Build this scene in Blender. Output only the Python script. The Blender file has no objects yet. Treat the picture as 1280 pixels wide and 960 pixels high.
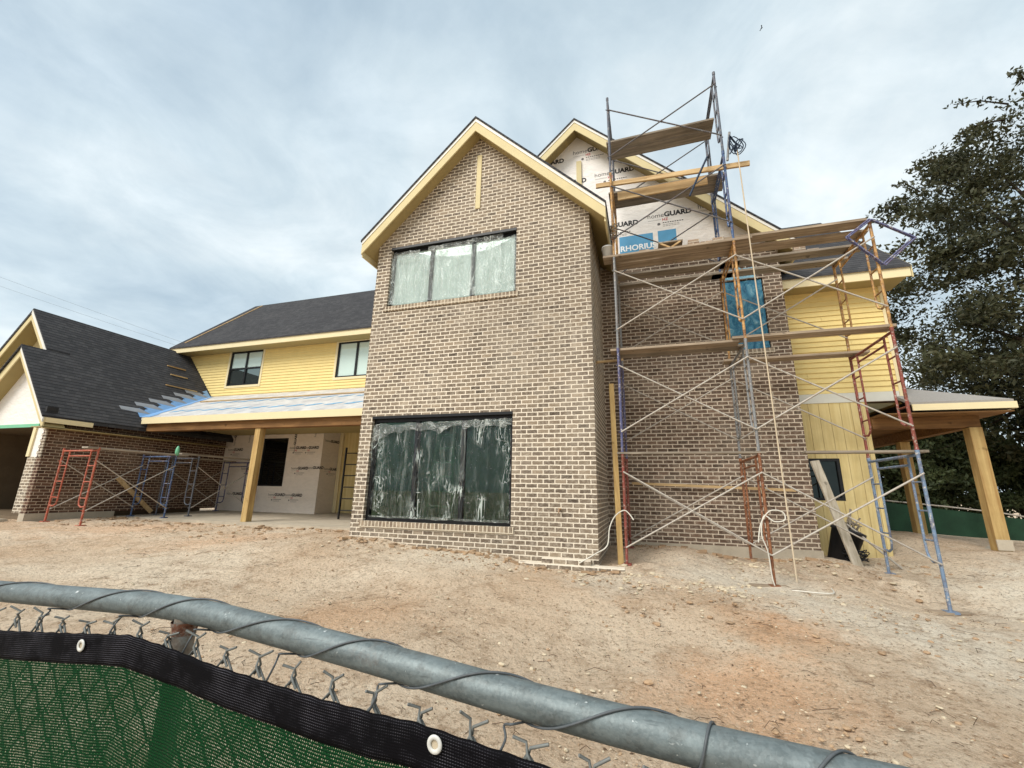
import bpy, math, random
import numpy as np
from mathutils import Vector, Matrix, noise as mn
random.seed(7); rng = np.random.default_rng(7)
scene = bpy.context.scene
COL = scene.collection
E = 1.6                      # eye height above the ground at the camera; z below is written relative to the eye

# ------------------------------------------------------------------ camera
YAW, PIT, ROL, F = -0.30556451, 0.24592026, 0.01980964, 536.67
_cy, _sy, _cp, _sp, _cr, _sr = math.cos(YAW), math.sin(YAW), math.cos(PIT), math.sin(PIT), math.cos(ROL), math.sin(ROL)
FWD = Vector((_sy*_cp, _cy*_cp, _sp)); _r0 = Vector((_cy, -_sy, 0)); _u0 = _r0.cross(FWD)
RIGHT = _r0*_cr + _u0*_sr; UP = -_r0*_sr + _u0*_cr
def ray(x, y): return FWD*F + RIGHT*(x-640) + UP*(480-y)
def onY(x, y, Y): d = ray(x, y); return d*(Y/d.y)          # points are relative to the eye
def onX(x, y, X): d = ray(x, y); return d*(X/d.x)
def onZ(x, y, Z): d = ray(x, y); return d*(Z/d.z)
cam_d = bpy.data.cameras.new('camera'); cam = bpy.data.objects.new('camera', cam_d); COL.objects.link(cam)
cam_d.sensor_width = 36; cam_d.lens = F/1280*36; cam_d.clip_start = 0.02; cam_d.clip_end = 3000
m = Matrix((RIGHT, UP, -FWD)).transposed().to_4x4(); m.translation = (0, 0, E); cam.matrix_world = m
scene.camera = cam

# ------------------------------------------------------------------ materials
def lin(r, g, b):
    f = lambda c: (c/255/12.92) if c/255 <= .04045 else ((c/255+.055)/1.055)**2.4
    return (f(r), f(g), f(b), 1)
class NT:
    def __init__(s, name):
        s.m = bpy.data.materials.new(name); s.m.use_nodes = True; s.t = s.m.node_tree
        s.b = s.t.nodes['Principled BSDF']; s.out = s.t.nodes['Material Output']
    def n(s, typ, **kw):
        nd = s.t.nodes.new(typ)
        for k, v in kw.items(): setattr(nd, k, v)
        return nd
    def l(s, a, b): s.t.links.new(a, b)
    def val(s, sock, v):
        if hasattr(v, 'is_output') or isinstance(v, bpy.types.NodeSocket): s.l(v, sock)
        else: sock.default_value = v
    def pos(s): return s.n('ShaderNodeNewGeometry').outputs['Position']
    def noise(s, scale, detail=4, rough=.55, vec=None, dist=0):
        nd = s.n('ShaderNodeTexNoise'); nd.inputs['Scale'].default_value = scale; nd.inputs['Detail'].default_value = detail
        nd.inputs['Roughness'].default_value = rough; nd.inputs['Distortion'].default_value = dist
        s.l(vec if vec is not None else s.pos(), nd.inputs['Vector']); return nd.outputs['Fac']
    def ramp(s, fac, *stops):
        nd = s.n('ShaderNodeValToRGB'); e = nd.color_ramp.elements
        while len(e) < len(stops): e.new(.5)
        for i, (p, c) in enumerate(stops):
            e[i].position = p; e[i].color = c if isinstance(c, tuple) else (c, c, c, 1)
        s.l(fac, nd.inputs[0]); return nd.outputs[0]
    def mix(s, fac, a, b, mode='MIX'):
        nd = s.n('ShaderNodeMix', data_type='RGBA', blend_type=mode)
        s.val(nd.inputs[0], fac); s.val(nd.inputs[6], a); s.val(nd.inputs[7], b); return nd.outputs[2]
    def math(s, op, a, b=0.0, c=0.0):
        nd = s.n('ShaderNodeMath', operation=op); s.val(nd.inputs[0], a); s.val(nd.inputs[1], b); s.val(nd.inputs[2], c); return nd.outputs[0]
    def scalevec(s, v, sc):
        nd = s.n('ShaderNodeMapping'); s.l(v, nd.inputs['Vector']); nd.inputs['Scale'].default_value = sc; return nd.outputs[0]
    def bump(s, h, dist=.01, strength=1):
        nd = s.n('ShaderNodeBump'); nd.inputs['Distance'].default_value = dist; nd.inputs['Strength'].default_value = strength
        s.l(h, nd.inputs['Height']); s.l(nd.outputs[0], s.b.inputs['Normal'])
    def done(s, color=None, rough=.7, metal=0, spec=None):
        if color is not None: s.val(s.b.inputs['Base Color'], color)
        s.val(s.b.inputs['Roughness'], rough); s.val(s.b.inputs['Metallic'], metal)
        if spec is not None: s.b.inputs['Specular IOR Level'].default_value = spec
        return s.m

def wall_uv(nt):
    """(along wall, height) from the world position, whichever way the wall faces"""
    g = nt.n('ShaderNodeNewGeometry'); sp = nt.n('ShaderNodeSeparateXYZ'); nt.l(g.outputs['Position'], sp.inputs[0])
    sn = nt.n('ShaderNodeSeparateXYZ'); nt.l(g.outputs['True Normal'], sn.inputs[0])
    f = nt.math('GREATER_THAN', nt.math('ABSOLUTE', sn.outputs[0]), .6)
    u = nt.n('ShaderNodeMix', data_type='FLOAT'); nt.l(f, u.inputs[0]); nt.l(sp.outputs[0], u.inputs[2]); nt.l(sp.outputs[1], u.inputs[3])
    cb = nt.n('ShaderNodeCombineXYZ'); nt.l(u.outputs[0], cb.inputs[0]); nt.l(sp.outputs[2], cb.inputs[1])
    return cb.outputs[0]

def brick_mat(name, c1, c2, mort, bw=.207, rh=.0795, ms=.0105, smear=.5, squash=False):
    nt = NT(name); uv = wall_uv(nt)
    nz = nt.n('ShaderNodeTexNoise'); nz.inputs['Scale'].default_value = 22; nz.inputs['Detail'].default_value = 3
    nt.l(uv, nz.inputs['Vector'])
    sub = nt.n('ShaderNodeVectorMath', operation='SUBTRACT'); nt.l(nz.outputs['Color'], sub.inputs[0]); sub.inputs[1].default_value = (.5, .5, .5)
    scl = nt.n('ShaderNodeVectorMath', operation='SCALE'); nt.l(sub.outputs[0], scl.inputs[0]); scl.inputs['Scale'].default_value = .016
    add = nt.n('ShaderNodeVectorMath', operation='ADD'); nt.l(uv, add.inputs[0]); nt.l(scl.outputs[0], add.inputs[1])
    br = nt.n('ShaderNodeTexBrick'); nt.l(add.outputs[0], br.inputs['Vector'])
    br.offset = 0 if squash else .5
    for k, v in (('Color1', (0, 0, 0, 1)), ('Color2', (1, 1, 1, 1)), ('Mortar', (.5, .5, .5, 1)), ('Scale', 1), ('Mortar Size', ms), ('Mortar Smooth', .12), ('Bias', 0), ('Brick Width', bw), ('Row Height', rh)):
        br.inputs[k].default_value = v
    bc = nt.ramp(br.outputs['Color'], (0, tuple(x*.8 for x in c1[:3])+(1,)), (.3, c2), (.6, c1), (.8, tuple(x*1.3 for x in c2[:3])+(1,)), (1, tuple(x*.5 for x in c1[:3])+(1,)))
    fine = nt.noise(60, 4, .7); bc = nt.mix(nt.ramp(fine, (.3, 0.0), (.75, .45)), bc, tuple(x*.45 for x in c1[:3])+(1,))
    big = nt.noise(.9, 3); sm = nt.noise(14, 5, .65)
    smf = nt.math('MULTIPLY', nt.ramp(sm, (.46, 0.0), (.72, smear)), nt.ramp(big, (.3, .35), (.7, 1.0)))
    mc = nt.mix(nt.noise(25, 4), tuple(x*.72 for x in mort[:3])+(1,), tuple(min(1, x*1.1) for x in mort[:3])+(1,))
    f = nt.math('MAXIMUM', br.outputs['Fac'], smf)
    c = nt.mix(f, bc, mc)
    c = nt.mix(nt.ramp(nt.noise(.7, 5, .65), (.52, 0.0), (.75, .3)), c, mc)
    c = nt.mix(nt.ramp(nt.noise(.45, 3), (.35, 0.0), (.7, .25)), c, tuple(x*.55 for x in c1[:3])+(1,))
    h = nt.math('ADD', nt.math('MULTIPLY', br.outputs['Fac'], -.6), nt.math('MULTIPLY', nt.noise(45, 5, .7), .7))
    nt.bump(h, .012, .9)
    return nt.done(c, .9, spec=.2)
M = {}
M['brick'] = brick_mat('brick', lin(114, 100, 86), lin(144, 128, 108), lin(236, 223, 202), smear=.55)
M['brick_recess_shade'] = brick_mat('recess_shade_brick', lin(96, 78, 66), lin(122, 100, 84), lin(220, 204, 182), smear=.4)  # same brick as the tower, darkened to hold the shade of the recess
M['brick_shaded'] = brick_mat('shaded_brick', lin(80, 56, 46), lin(106, 78, 62), lin(196, 176, 152), smear=.12, ms=.0075)  # same brick with shade mixed into its colour; mortar thinner and cleaner
M['rowlock'] = brick_mat('rowlock_brick', lin(130, 112, 94), lin(156, 138, 116), lin(228, 214, 190), bw=.079, rh=.3, squash=True)

def paint(name, col, var=.12, rough=.65, sc=3, bump=.0):
    nt = NT(name); c2 = tuple(x*(1-2*var) for x in col[:3])+(1,)
    c = nt.mix(nt.ramp(nt.noise(sc, 6, .7), (.35, 0.0), (.75, 1.0)), col, c2)
    c = nt.mix(nt.ramp(nt.noise(40, 3, .7), (.4, 0.0), (.9, .25)), c, c2)
    if bump: nt.bump(nt.noise(30, 5), bump)
    return nt.done(c, rough, spec=.3)
def streaks(name, col, dark, sc, axis, rough=.75, knots=True):
    """timber: grain stretched along one axis"""
    nt = NT(name); s = [sc]*3; s[axis] = sc*.06
    v = nt.scalevec(nt.pos(), tuple(s))
    g = nt.noise(1, 6, .65, v, .6); c = nt.mix(nt.ramp(g, (.35, 0.0), (.68, 1.0)), col, dark)
    c = nt.mix(nt.ramp(nt.noise(1.6, 4), (.45, 0.0), (.75, .45)), c, tuple(x*.55 for x in dark[:3])+(1,))
    if knots: c = nt.mix(nt.ramp(nt.noise(5, 2), (.68, 0.0), (.74, .6)), c, tuple(x*.3 for x in dark[:3])+(1,))
    nt.bump(g, .003, .5)
    return nt.done(c, rough, spec=.2)
M['siding'] = paint('yellow_siding', lin(232, 208, 140), .05)
M['siding_board'] = streaks('yellow_boards', lin(226, 206, 150), lin(206, 182, 124), 10, 2, knots=False)
M['trim'] = paint('cream_trim', lin(226, 210, 168), .04)
M['fascia'] = paint('tan_fascia', lin(208, 192, 146), .05)
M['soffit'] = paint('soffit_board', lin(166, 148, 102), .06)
M['drip'] = paint('white_drip_edge', lin(222, 218, 208), .04, .45)
M['band'] = paint('pale_band', lin(214, 212, 200), .04)
M['frame_black'] = paint('black_frame', (.012, .012, .013, 1), .1, .4)
M['concrete'] = paint('concrete', lin(186, 174, 154), .16, .9, 2.2, .006)
M['wood'] = streaks('lumber', lin(206, 178, 134), lin(166, 134, 92), 16, 0)
M['wood_v'] = streaks('post_lumber', lin(200, 172, 116), lin(158, 124, 76), 9, 2)
M['wood_y'] = streaks('lumber_along', lin(200, 170, 124), lin(165, 130, 86), 16, 1)
M['beam'] = streaks('brown_beam', lin(142, 106, 66), lin(102, 72, 44), 14, 0)
M['plank'] = streaks('weathered_plank', lin(176, 158, 136), lin(122, 106, 88), 18, 0)
M['plank_grey'] = streaks('grey_plank', lin(158, 146, 130), lin(108, 98, 84), 18, 0)
M['plank_y'] = streaks('pale_plank', lin(176, 166, 152), lin(140, 128, 112), 18, 1)
M['plank_v'] = streaks('pale_board', lin(196, 186, 168), lin(150, 138, 118), 18, 2)
M['interior'] = paint('interior_board', lin(120, 102, 80), .12)
M['room'] = paint('drywall', lin(104, 146, 114), .08)
M['dark'] = paint('dark_plastic', (.02, .02, .022, 1), .2, .5)
M['steel_wire'] = paint('galvanised_wire', lin(120, 122, 118), .2, .45, 60)
M['flash'] = paint('galvanised_flashing', lin(150, 152, 156), .12, .4)

def shingles():
    nt = NT('charcoal_shingles'); g = nt.n('ShaderNodeNewGeometry'); sp = nt.n('ShaderNodeSeparateXYZ'); nt.l(g.outputs['Position'], sp.inputs[0])
    sn = nt.n('ShaderNodeSeparateXYZ'); nt.l(g.outputs['True Normal'], sn.inputs[0])
    f = nt.math('GREATER_THAN', nt.math('ABSOLUTE', sn.outputs[0]), .3)
    u = nt.n('ShaderNodeMix', data_type='FLOAT'); nt.l(f, u.inputs[0]); nt.l(sp.outputs[0], u.inputs[2]); nt.l(sp.outputs[1], u.inputs[3])
    cb = nt.n('ShaderNodeCombineXYZ'); nt.l(u.outputs[0], cb.inputs[0]); nt.l(sp.outputs[2], cb.inputs[1])
    br = nt.n('ShaderNodeTexBrick'); nt.l(cb.outputs[0], br.inputs['Vector']); br.offset = .37
    for k, v in (('Color1', (0, 0, 0, 1)), ('Color2', (1, 1, 1, 1)), ('Mortar', (.1, .1, .1, 1)), ('Scale', 1), ('Mortar Size', .006), ('Mortar Smooth', .3), ('Brick Width', .16), ('Row Height', .1)):
        br.inputs[k].default_value = v
    c = nt.ramp(br.outputs['Color'], (0, lin(48, 48, 50)), (.5, lin(59, 58, 60)), (1, lin(70, 69, 70)))
    c = nt.mix(nt.ramp(nt.noise(160, 3, .8), (.35, 0.0), (.8, .5)), c, lin(100, 98, 96))
    c = nt.mix(nt.ramp(nt.noise(.8, 4), (.4, 0.0), (.7, .3)), c, lin(40, 40, 44))
    # each course is thickest at its lower edge
    saw = nt.math('FRACT', nt.math('DIVIDE', sp.outputs[2], .1))
    nt.bump(nt.math('ADD', nt.math('MULTIPLY', saw, -1.0), nt.math('MULTIPLY', br.outputs['Color'], .4)), .012, .8)
    c = nt.mix(nt.math('GREATER_THAN', saw, .88), c, lin(22, 22, 24))
    return nt.done(c, .92, spec=.15)
M['shingle'] = shingles()

def wrap_mat(name, col=lin(226, 220, 208)):
    nt = NT(name); v = nt.scalevec(nt.pos(), (1, 1, 2.2))
    w = nt.noise(3.2, 6, .62, v, 1.2)
    c = nt.mix(nt.ramp(w, (.4, 0.0), (.7, .35)), col, tuple(x*.72 for x in col[:3])+(1,))
    nt.bump(w, .03, .8); return nt.done(c, .55, spec=.4)
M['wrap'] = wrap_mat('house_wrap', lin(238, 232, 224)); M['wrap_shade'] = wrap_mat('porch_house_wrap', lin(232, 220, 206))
def underlay():
    nt = NT('roof_underlayment'); v = nt.scalevec(nt.pos(), (1, 1, 1))
    w = nt.noise(2.5, 5, .6, v, .5)
    c = nt.mix(nt.ramp(w, (.38, 0.0), (.66, 1.0)), lin(202, 199, 194), lin(170, 168, 168))
    nt.bump(w, .02); return nt.done(c, .5, spec=.4)
M['underlay'] = underlay()
M['underlay_blue'] = paint('blue_membrane', lin(128, 172, 218), .12, .4)
M['ink_black'] = paint('black_print', lin(42, 40, 40), .05, .6); M['ink_grey'] = paint('grey_print', lin(104, 100, 98), .05, .6)
M['ink_red'] = paint('red_print', lin(196, 66, 62), .05, .6); M['ink_blue'] = paint('blue_print', lin(92, 160, 200), .1, .6); M['ink_white'] = paint('white_print', lin(236, 240, 240), .02, .6)

def worn(name, col, rust=.35, white=.25, sc=9):
    nt = NT(name); c = nt.mix(nt.ramp(nt.noise(sc, 6, .7), (.5-.2*rust, 0.0), (.62, min(1, rust*1.6))), col, lin(104, 60, 36))
    c = nt.mix(nt.ramp(nt.noise(sc*2.3, 5, .75), (.55, 0.0), (.64, white*2)), c, lin(196, 188, 176))
    c = nt.mix(nt.ramp(nt.noise(sc*4, 3, .7), (.62, 0.0), (.7, .6)), c, lin(60, 42, 34))
    nt.bump(nt.noise(70, 4), .003); return nt.done(c, .62, .15)
M['s_red'] = worn('red_scaffold_paint', lin(140, 70, 60), .45, .35); M['s_rust'] = worn('rusty_scaffold', lin(150, 98, 62), .7, .22)
M['s_blue'] = worn('blue_scaffold_paint', lin(58, 86, 124), .25, .4); M['s_navy'] = worn('navy_scaffold_paint', lin(84, 88, 124), .2, .5)
M['s_yel'] = worn('yellow_scaffold_paint', lin(200, 156, 92), .55, .3); M['s_pale'] = worn('pale_blue_scaffold_paint', lin(112, 134, 158), .25, .55); M['s_grey'] = worn('grey_scaffold', lin(128, 130, 130), .15, .35)
M['s_dark'] = worn('dark_scaffold', lin(84, 90, 100), .15, .25); M['s_orange'] = worn('orange_scaffold_paint', lin(182, 92, 68), .3, .3)
M['brace'] = worn('bare_brace_steel', lin(176, 168, 156), .12, .3)
M['brace_dark'] = worn('dark_brace_steel', lin(84, 84, 86), .2, .15)

def pane(name, tint, gl, clear, milky=.12):
    nt = NT(name); nt.t.nodes.remove(nt.b)
    gls = nt.n('ShaderNodeBsdfGlossy'); gls.inputs['Roughness'].default_value = .015; gls.inputs['Color'].default_value = (.85, 1, .93, 1)
    tr = nt.n('ShaderNodeBsdfTransparent'); tr.inputs['Color'].default_value = tint
    df = nt.n('ShaderNodeBsdfDiffuse'); df.inputs['Color'].default_value = tuple(x*milky for x in tint[:3])+(1,)
    m1 = nt.n('ShaderNodeMixShader'); m1.inputs[0].default_value = 1-clear; nt.l(tr.outputs[0], m1.inputs[1]); nt.l(df.outputs[0], m1.inputs[2])
    fr = nt.n('ShaderNodeFresnel'); fr.inputs['IOR'].default_value = 1.5
    fac = nt.math('ADD', nt.math('MULTIPLY', fr.outputs[0], 1.1), gl)
    m2 = nt.n('ShaderNodeMixShader'); nt.l(fac, m2.inputs[0]); nt.l(m1.outputs[0], m2.inputs[1]); nt.l(gls.outputs[0], m2.inputs[2])
    nt.l(m2.outputs[0], nt.out.inputs[0]); return nt.m
M['pane_low'] = pane('tree_tint_glass', (.40, .64, .47, 1), .0, .9)  # greenish glass; the tint also stands in for reflected trees
M['pane_up'] = pane('sky_sheen_glass', (.72, .86, .79, 1), .035, .15, .95)  # bright sky reflection painted in as a pale diffuse tint
M['pane'] = pane('window_glass', (.3, .36, .34, 1), .16, .35)
M['pane_black'] = pane('dark_glass', (.05, .05, .05, 1), .0, .1)

def film(name, col, base, hi, sc=(9, 9, 1.6), sh=0):
    nt = NT(name); nt.t.nodes.remove(nt.b)
    v = nt.scalevec(nt.pos(), sc)
    w = nt.noise(1, 6, .68, v, 1.4)
    a = nt.ramp(w, (.44+sh, base), (.54+sh*.7, base+.06), (.63+sh*.6, hi), (.7+sh*.5, hi*1.1))
    v2 = nt.scalevec(nt.pos(), (22, 22, 2.5)); w2 = nt.noise(1, 4, .6, v2, 2.0)
    a = nt.math('MAXIMUM', a, nt.ramp(w2, (.6+sh*.6, 0.0), (.68+sh*.6, hi)))
    # sharp creases: thin lines where a stretched noise crosses its middle value
    for sc2, wd, st in (((5, 5, .7), .010, .6), ((10, 10, 2.0), .009, .4), ((2.5, 2.5, 2.5), .006, .55)):
        n3 = nt.noise(1, 3, .55, nt.scalevec(nt.pos(), sc2), 1.0); cr = nt.math('LESS_THAN', nt.math('ABSOLUTE', nt.math('SUBTRACT', n3, .5)), wd)
        msk = nt.ramp(nt.noise(1, 2, .5, nt.scalevec(nt.pos(), (3, 3, 1.5))), (.46, 0.0), (.62, st))
        a = nt.math('MAXIMUM', a, nt.math('MULTIPLY', cr, msk))
    tr = nt.n('ShaderNodeBsdfTransparent')
    p = nt.n('ShaderNodeBsdfPrincipled'); p.inputs['Base Color'].default_value = col; p.inputs['Roughness'].default_value = .2
    hgt = nt.math('ADD', w, nt.noise(1, 5, .6, nt.scalevec(nt.pos(), (5, 5, 2.2)), 1.0))
    bp = nt.n('ShaderNodeBump'); bp.inputs['Distance'].default_value = .07; nt.l(hgt, bp.inputs['Height']); nt.l(bp.outputs[0], p.inputs['Normal'])
    mx0 = nt.n('ShaderNodeMixShader'); nt.l(a, mx0.inputs[0]); nt.l(tr.outputs[0], mx0.inputs[1]); nt.l(p.outputs[0], mx0.inputs[2])
    gls = nt.n('ShaderNodeBsdfGlossy'); gls.inputs['Roughness'].default_value = .08; nt.l(bp.outputs[0], gls.inputs['Normal'])
    fr = nt.n('ShaderNodeFresnel'); fr.inputs['IOR'].default_value = 1.45; nt.l(bp.outputs[0], fr.inputs['Normal'])
    mx = nt.n('ShaderNodeMixShader'); nt.l(nt.math('MULTIPLY', fr.outputs[0], .55), mx.inputs[0]); nt.l(mx0.outputs[0], mx.inputs[1]); nt.l(gls.outputs[0], mx.inputs[2])
    nt.l(mx.outputs[0], nt.out.inputs[0]); return nt.m
def film_blue_(name):
    nt = NT(name); v = nt.scalevec(nt.pos(), (5, 5, 3.2)); w = nt.noise(1, 6, .7, v, 1.8); w2 = nt.noise(1, 4, .6, nt.scalevec(nt.pos(), (16, 16, 4)), 1.5)
    c = nt.ramp(w, (.3, lin(26, 84, 118)), (.5, lin(58, 128, 160)), (.62, lin(100, 160, 184)), (.72, lin(176, 206, 214)))
    c = nt.mix(nt.ramp(w2, (.58, 0.0), (.7, .55)), c, lin(20, 62, 92))
    nt.bump(w, .08); return nt.done(c, .25, spec=.5)
M['film'] = film('plastic_film', (.82, .92, .84, 1), .0, .24, (6, 6, .8), .09)
M['film_up'] = film('milky_film', (.76, .85, .80, 1), .12, .5, (7, 7, 1.2))
M['film_fold'] = film('folded_film', (.78, .82, .76, 1), .10, .55, (4, 4, 7))
M['film_blue'] = film_blue_('blue_film')
M['film_blue_light'] = film('light_blue_film', (.3, .58, .72, 1), .85, 1.0, (3, 3, 2.2))

def galv():
    nt = NT('galvanised_rail'); p = nt.pos(); v = nt.scalevec(p, (5, 18, 18))
    n1 = nt.noise(2, 6, .7, v, .8); n2 = nt.noise(30, 5, .7, p)
    c = nt.mix(nt.ramp(n1, (.35, 0.0), (.7, 1.0)), lin(116, 126, 126), lin(80, 88, 88))
    c = nt.mix(nt.ramp(n2, (.5, 0.0), (.66, .7)), c, lin(78, 82, 80))
    c = nt.mix(nt.ramp(nt.noise(48, 3, .7), (.68, 0.0), (.72, .8)), c, lin(205, 208, 204))
    c = nt.mix(nt.ramp(nt.noise(7, 6, .75), (.6, 0.0), (.68, .35)), c, lin(104, 84, 70))
    vo = nt.n('ShaderNodeTexVoronoi'); vo.inputs['Scale'].default_value = 280; nt.l(p, vo.inputs['Vector'])
    c = nt.mix(nt.math('MULTIPLY', nt.ramp(vo.outputs['Color'], (.2, 0.0), (.9, 1.0)), .18), c, lin(158, 164, 162))
    c = nt.mix(nt.ramp(nt.noise(1, 4, .7, nt.scalevec(p, (12, 160, 160))), (.62, 0.0), (.7, .5)), c, lin(64, 68, 68))
    nt.bump(n2, .002, .5); return nt.done(c, .55, .4)
M['rail'] = galv()
def rusty():
    nt = NT('rusty_weld'); n1 = nt.noise(50, 6, .75)
    c = nt.ramp(n1, (.36, lin(58, 40, 32)), (.47, lin(112, 68, 46)), (.54, lin(120, 104, 92)), (.66, lin(132, 132, 126)))
    nt.bump(n1, .004); return nt.done(c, .85)
M['weld'] = rusty()
def post_mat():
    nt = NT('stained_post'); p = nt.pos(); n1 = nt.noise(22, 6, .75)
    c = nt.ramp(n1, (.35, lin(92, 78, 66)), (.5, lin(122, 112, 100)), (.65, lin(140, 142, 138)))
    nt.bump(n1, .002); return nt.done(c, .6, .3)
M['post'] = post_mat()

def screen_mat():
    nt = NT('green_knit_screen'); uv = nt.n('ShaderNodeTexCoord').outputs['UV']
    sp = nt.n('ShaderNodeSeparateXYZ'); nt.l(uv, sp.inputs[0])          # uv in metres
    wob = nt.math('MULTIPLY', nt.math('SUBTRACT', nt.noise(5, 2, .5, uv), .5), .006)
    v = nt.math('ADD', sp.outputs[1], wob)
    row = nt.math('DIVIDE', v, .0042); fr = nt.math('FRACT', row); ri = nt.math('FLOOR', row)
    colu = nt.math('FRACT', nt.math('ADD', nt.math('DIVIDE', sp.outputs[0], .0036), nt.math('MULTIPLY', ri, .5)))
    open_ = nt.math('ADD', -.10, nt.math('MULTIPLY', nt.noise(6, 5, .65, uv), .60))
    jit = nt.math('MULTIPLY', nt.math('SUBTRACT', nt.noise(260, 1, .5, uv), .5), .9)
    h = nt.math('MULTIPLY', nt.math('LESS_THAN', nt.math('ABSOLUTE', nt.math('SUBTRACT', fr, .5)), nt.math('MULTIPLY', nt.math('ADD', open_, jit), .62)),
                nt.math('LESS_THAN', nt.math('ABSOLUTE', nt.math('SUBTRACT', colu, .5)), nt.math('MULTIPLY', nt.math('ADD', open_, jit), .72)))
    c = nt.mix(nt.noise(300, 2, .6, uv), lin(6, 38, 18), lin(18, 72, 36))
    c = nt.mix(nt.math('LESS_THAN', fr, .22), c, lin(4, 18, 10))
    nt.done(c, .7, spec=.08)
    tr = nt.n('ShaderNodeBsdfTransparent'); mx = nt.n('ShaderNodeMixShader')
    nt.l(h, mx.inputs[0]); nt.l(nt.b.outputs[0], mx.inputs[1]); nt.l(tr.outputs[0], mx.inputs[2]); nt.l(mx.outputs[0], nt.out.inputs[0]); return nt.m
M['screen'] = screen_mat()
def hem_mat():
    nt = NT('black_webbing_hem'); uv = nt.n('ShaderNodeTexCoord').outputs['UV']; sp = nt.n('ShaderNodeSeparateXYZ'); nt.l(uv, sp.inputs[0])
    r = nt.math('FRACT', nt.math('DIVIDE', sp.outputs[1], .0034)); q = nt.math('FRACT', nt.math('DIVIDE', sp.outputs[0], .0036))
    st = nt.math('MULTIPLY', nt.math('LESS_THAN', nt.math('ABSOLUTE', nt.math('SUBTRACT', r, .5)), .14), nt.math('LESS_THAN', q, .62))
    st = nt.math('MULTIPLY', st, nt.ramp(nt.noise(11, 4, .7, uv), (.42, 0.0), (.62, 1.0)))
    c = nt.mix(st, lin(10, 9, 12), lin(84, 82, 88))
    nt.bump(nt.math('ADD', nt.math('ABSOLUTE', nt.math('SUBTRACT', r, .5)), nt.math('MULTIPLY', q, .5)), .0008, .6)
    return nt.done(c, .8, spec=.08)
M['hem'] = hem_mat()
M['grommet'] = paint('zinc_grommet', lin(214, 212, 204), .12, .3, 40)
M['tie'] = paint('tie_wire_steel', lin(88, 92, 94), .2, .45, 40)
M['screen_far'] = paint('far_green_screen', lin(34, 66, 46), .3, .8, 1.2)
M['hose'] = paint('white_hose', lin(214, 208, 194), .1, .5); M['rope'] = paint('pale_rope', lin(206, 188, 160), .12, .8)
M['strap'] = paint('dark_strap', lin(40, 54, 74), .2, .6)
M['bucket'] = paint('white_bucket', lin(214, 214, 210), .12, .45)
M['green_bottle'] = paint('green_bottle', lin(120, 190, 150), .06, .35)
M['wire_black'] = paint('power_cable', lin(120, 130, 138), .05, .7)
M['bird'] = paint('dark_feathers', lin(30, 34, 40), .1, .8)
M['bark'] = paint('bark', lin(64, 52, 42), .3, .95, 8, .02)
M['loose'] = brick_mat('loose_brick', lin(140, 116, 96), lin(168, 144, 122), lin(190, 176, 156), smear=.6)

def leaf_mat(name, a, b, c3):
    nt = NT(name); c = nt.mix(nt.ramp(nt.noise(.55, 4, .65), (.35, 0.0), (.66, 1.0)), a, b)
    c = nt.mix(nt.ramp(nt.noise(6, 3, .7), (.45, 0.0), (.72, .7)), c, c3)
    nt.done(c, .6, spec=.3)
    tl = nt.n('ShaderNodeBsdfTranslucent'); nt.l(c, tl.inputs[0]); mx = nt.n('ShaderNodeMixShader'); mx.inputs[0].default_value = .25
    nt.l(nt.b.outputs[0], mx.inputs[1]); nt.l(tl.outputs[0], mx.inputs[2]); nt.l(mx.outputs[0], nt.out.inputs[0]); return nt.m
M['oak_leaf'] = leaf_mat('oak_leaves', (.024, .030, .013, 1), (.075, .078, .033, 1), (.10, .082, .044, 1))
M['bush_leaf'] = leaf_mat('bush_leaves', (.03, .046, .018, 1), (.085, .11, .042, 1), (.11, .115, .05, 1))

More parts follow.
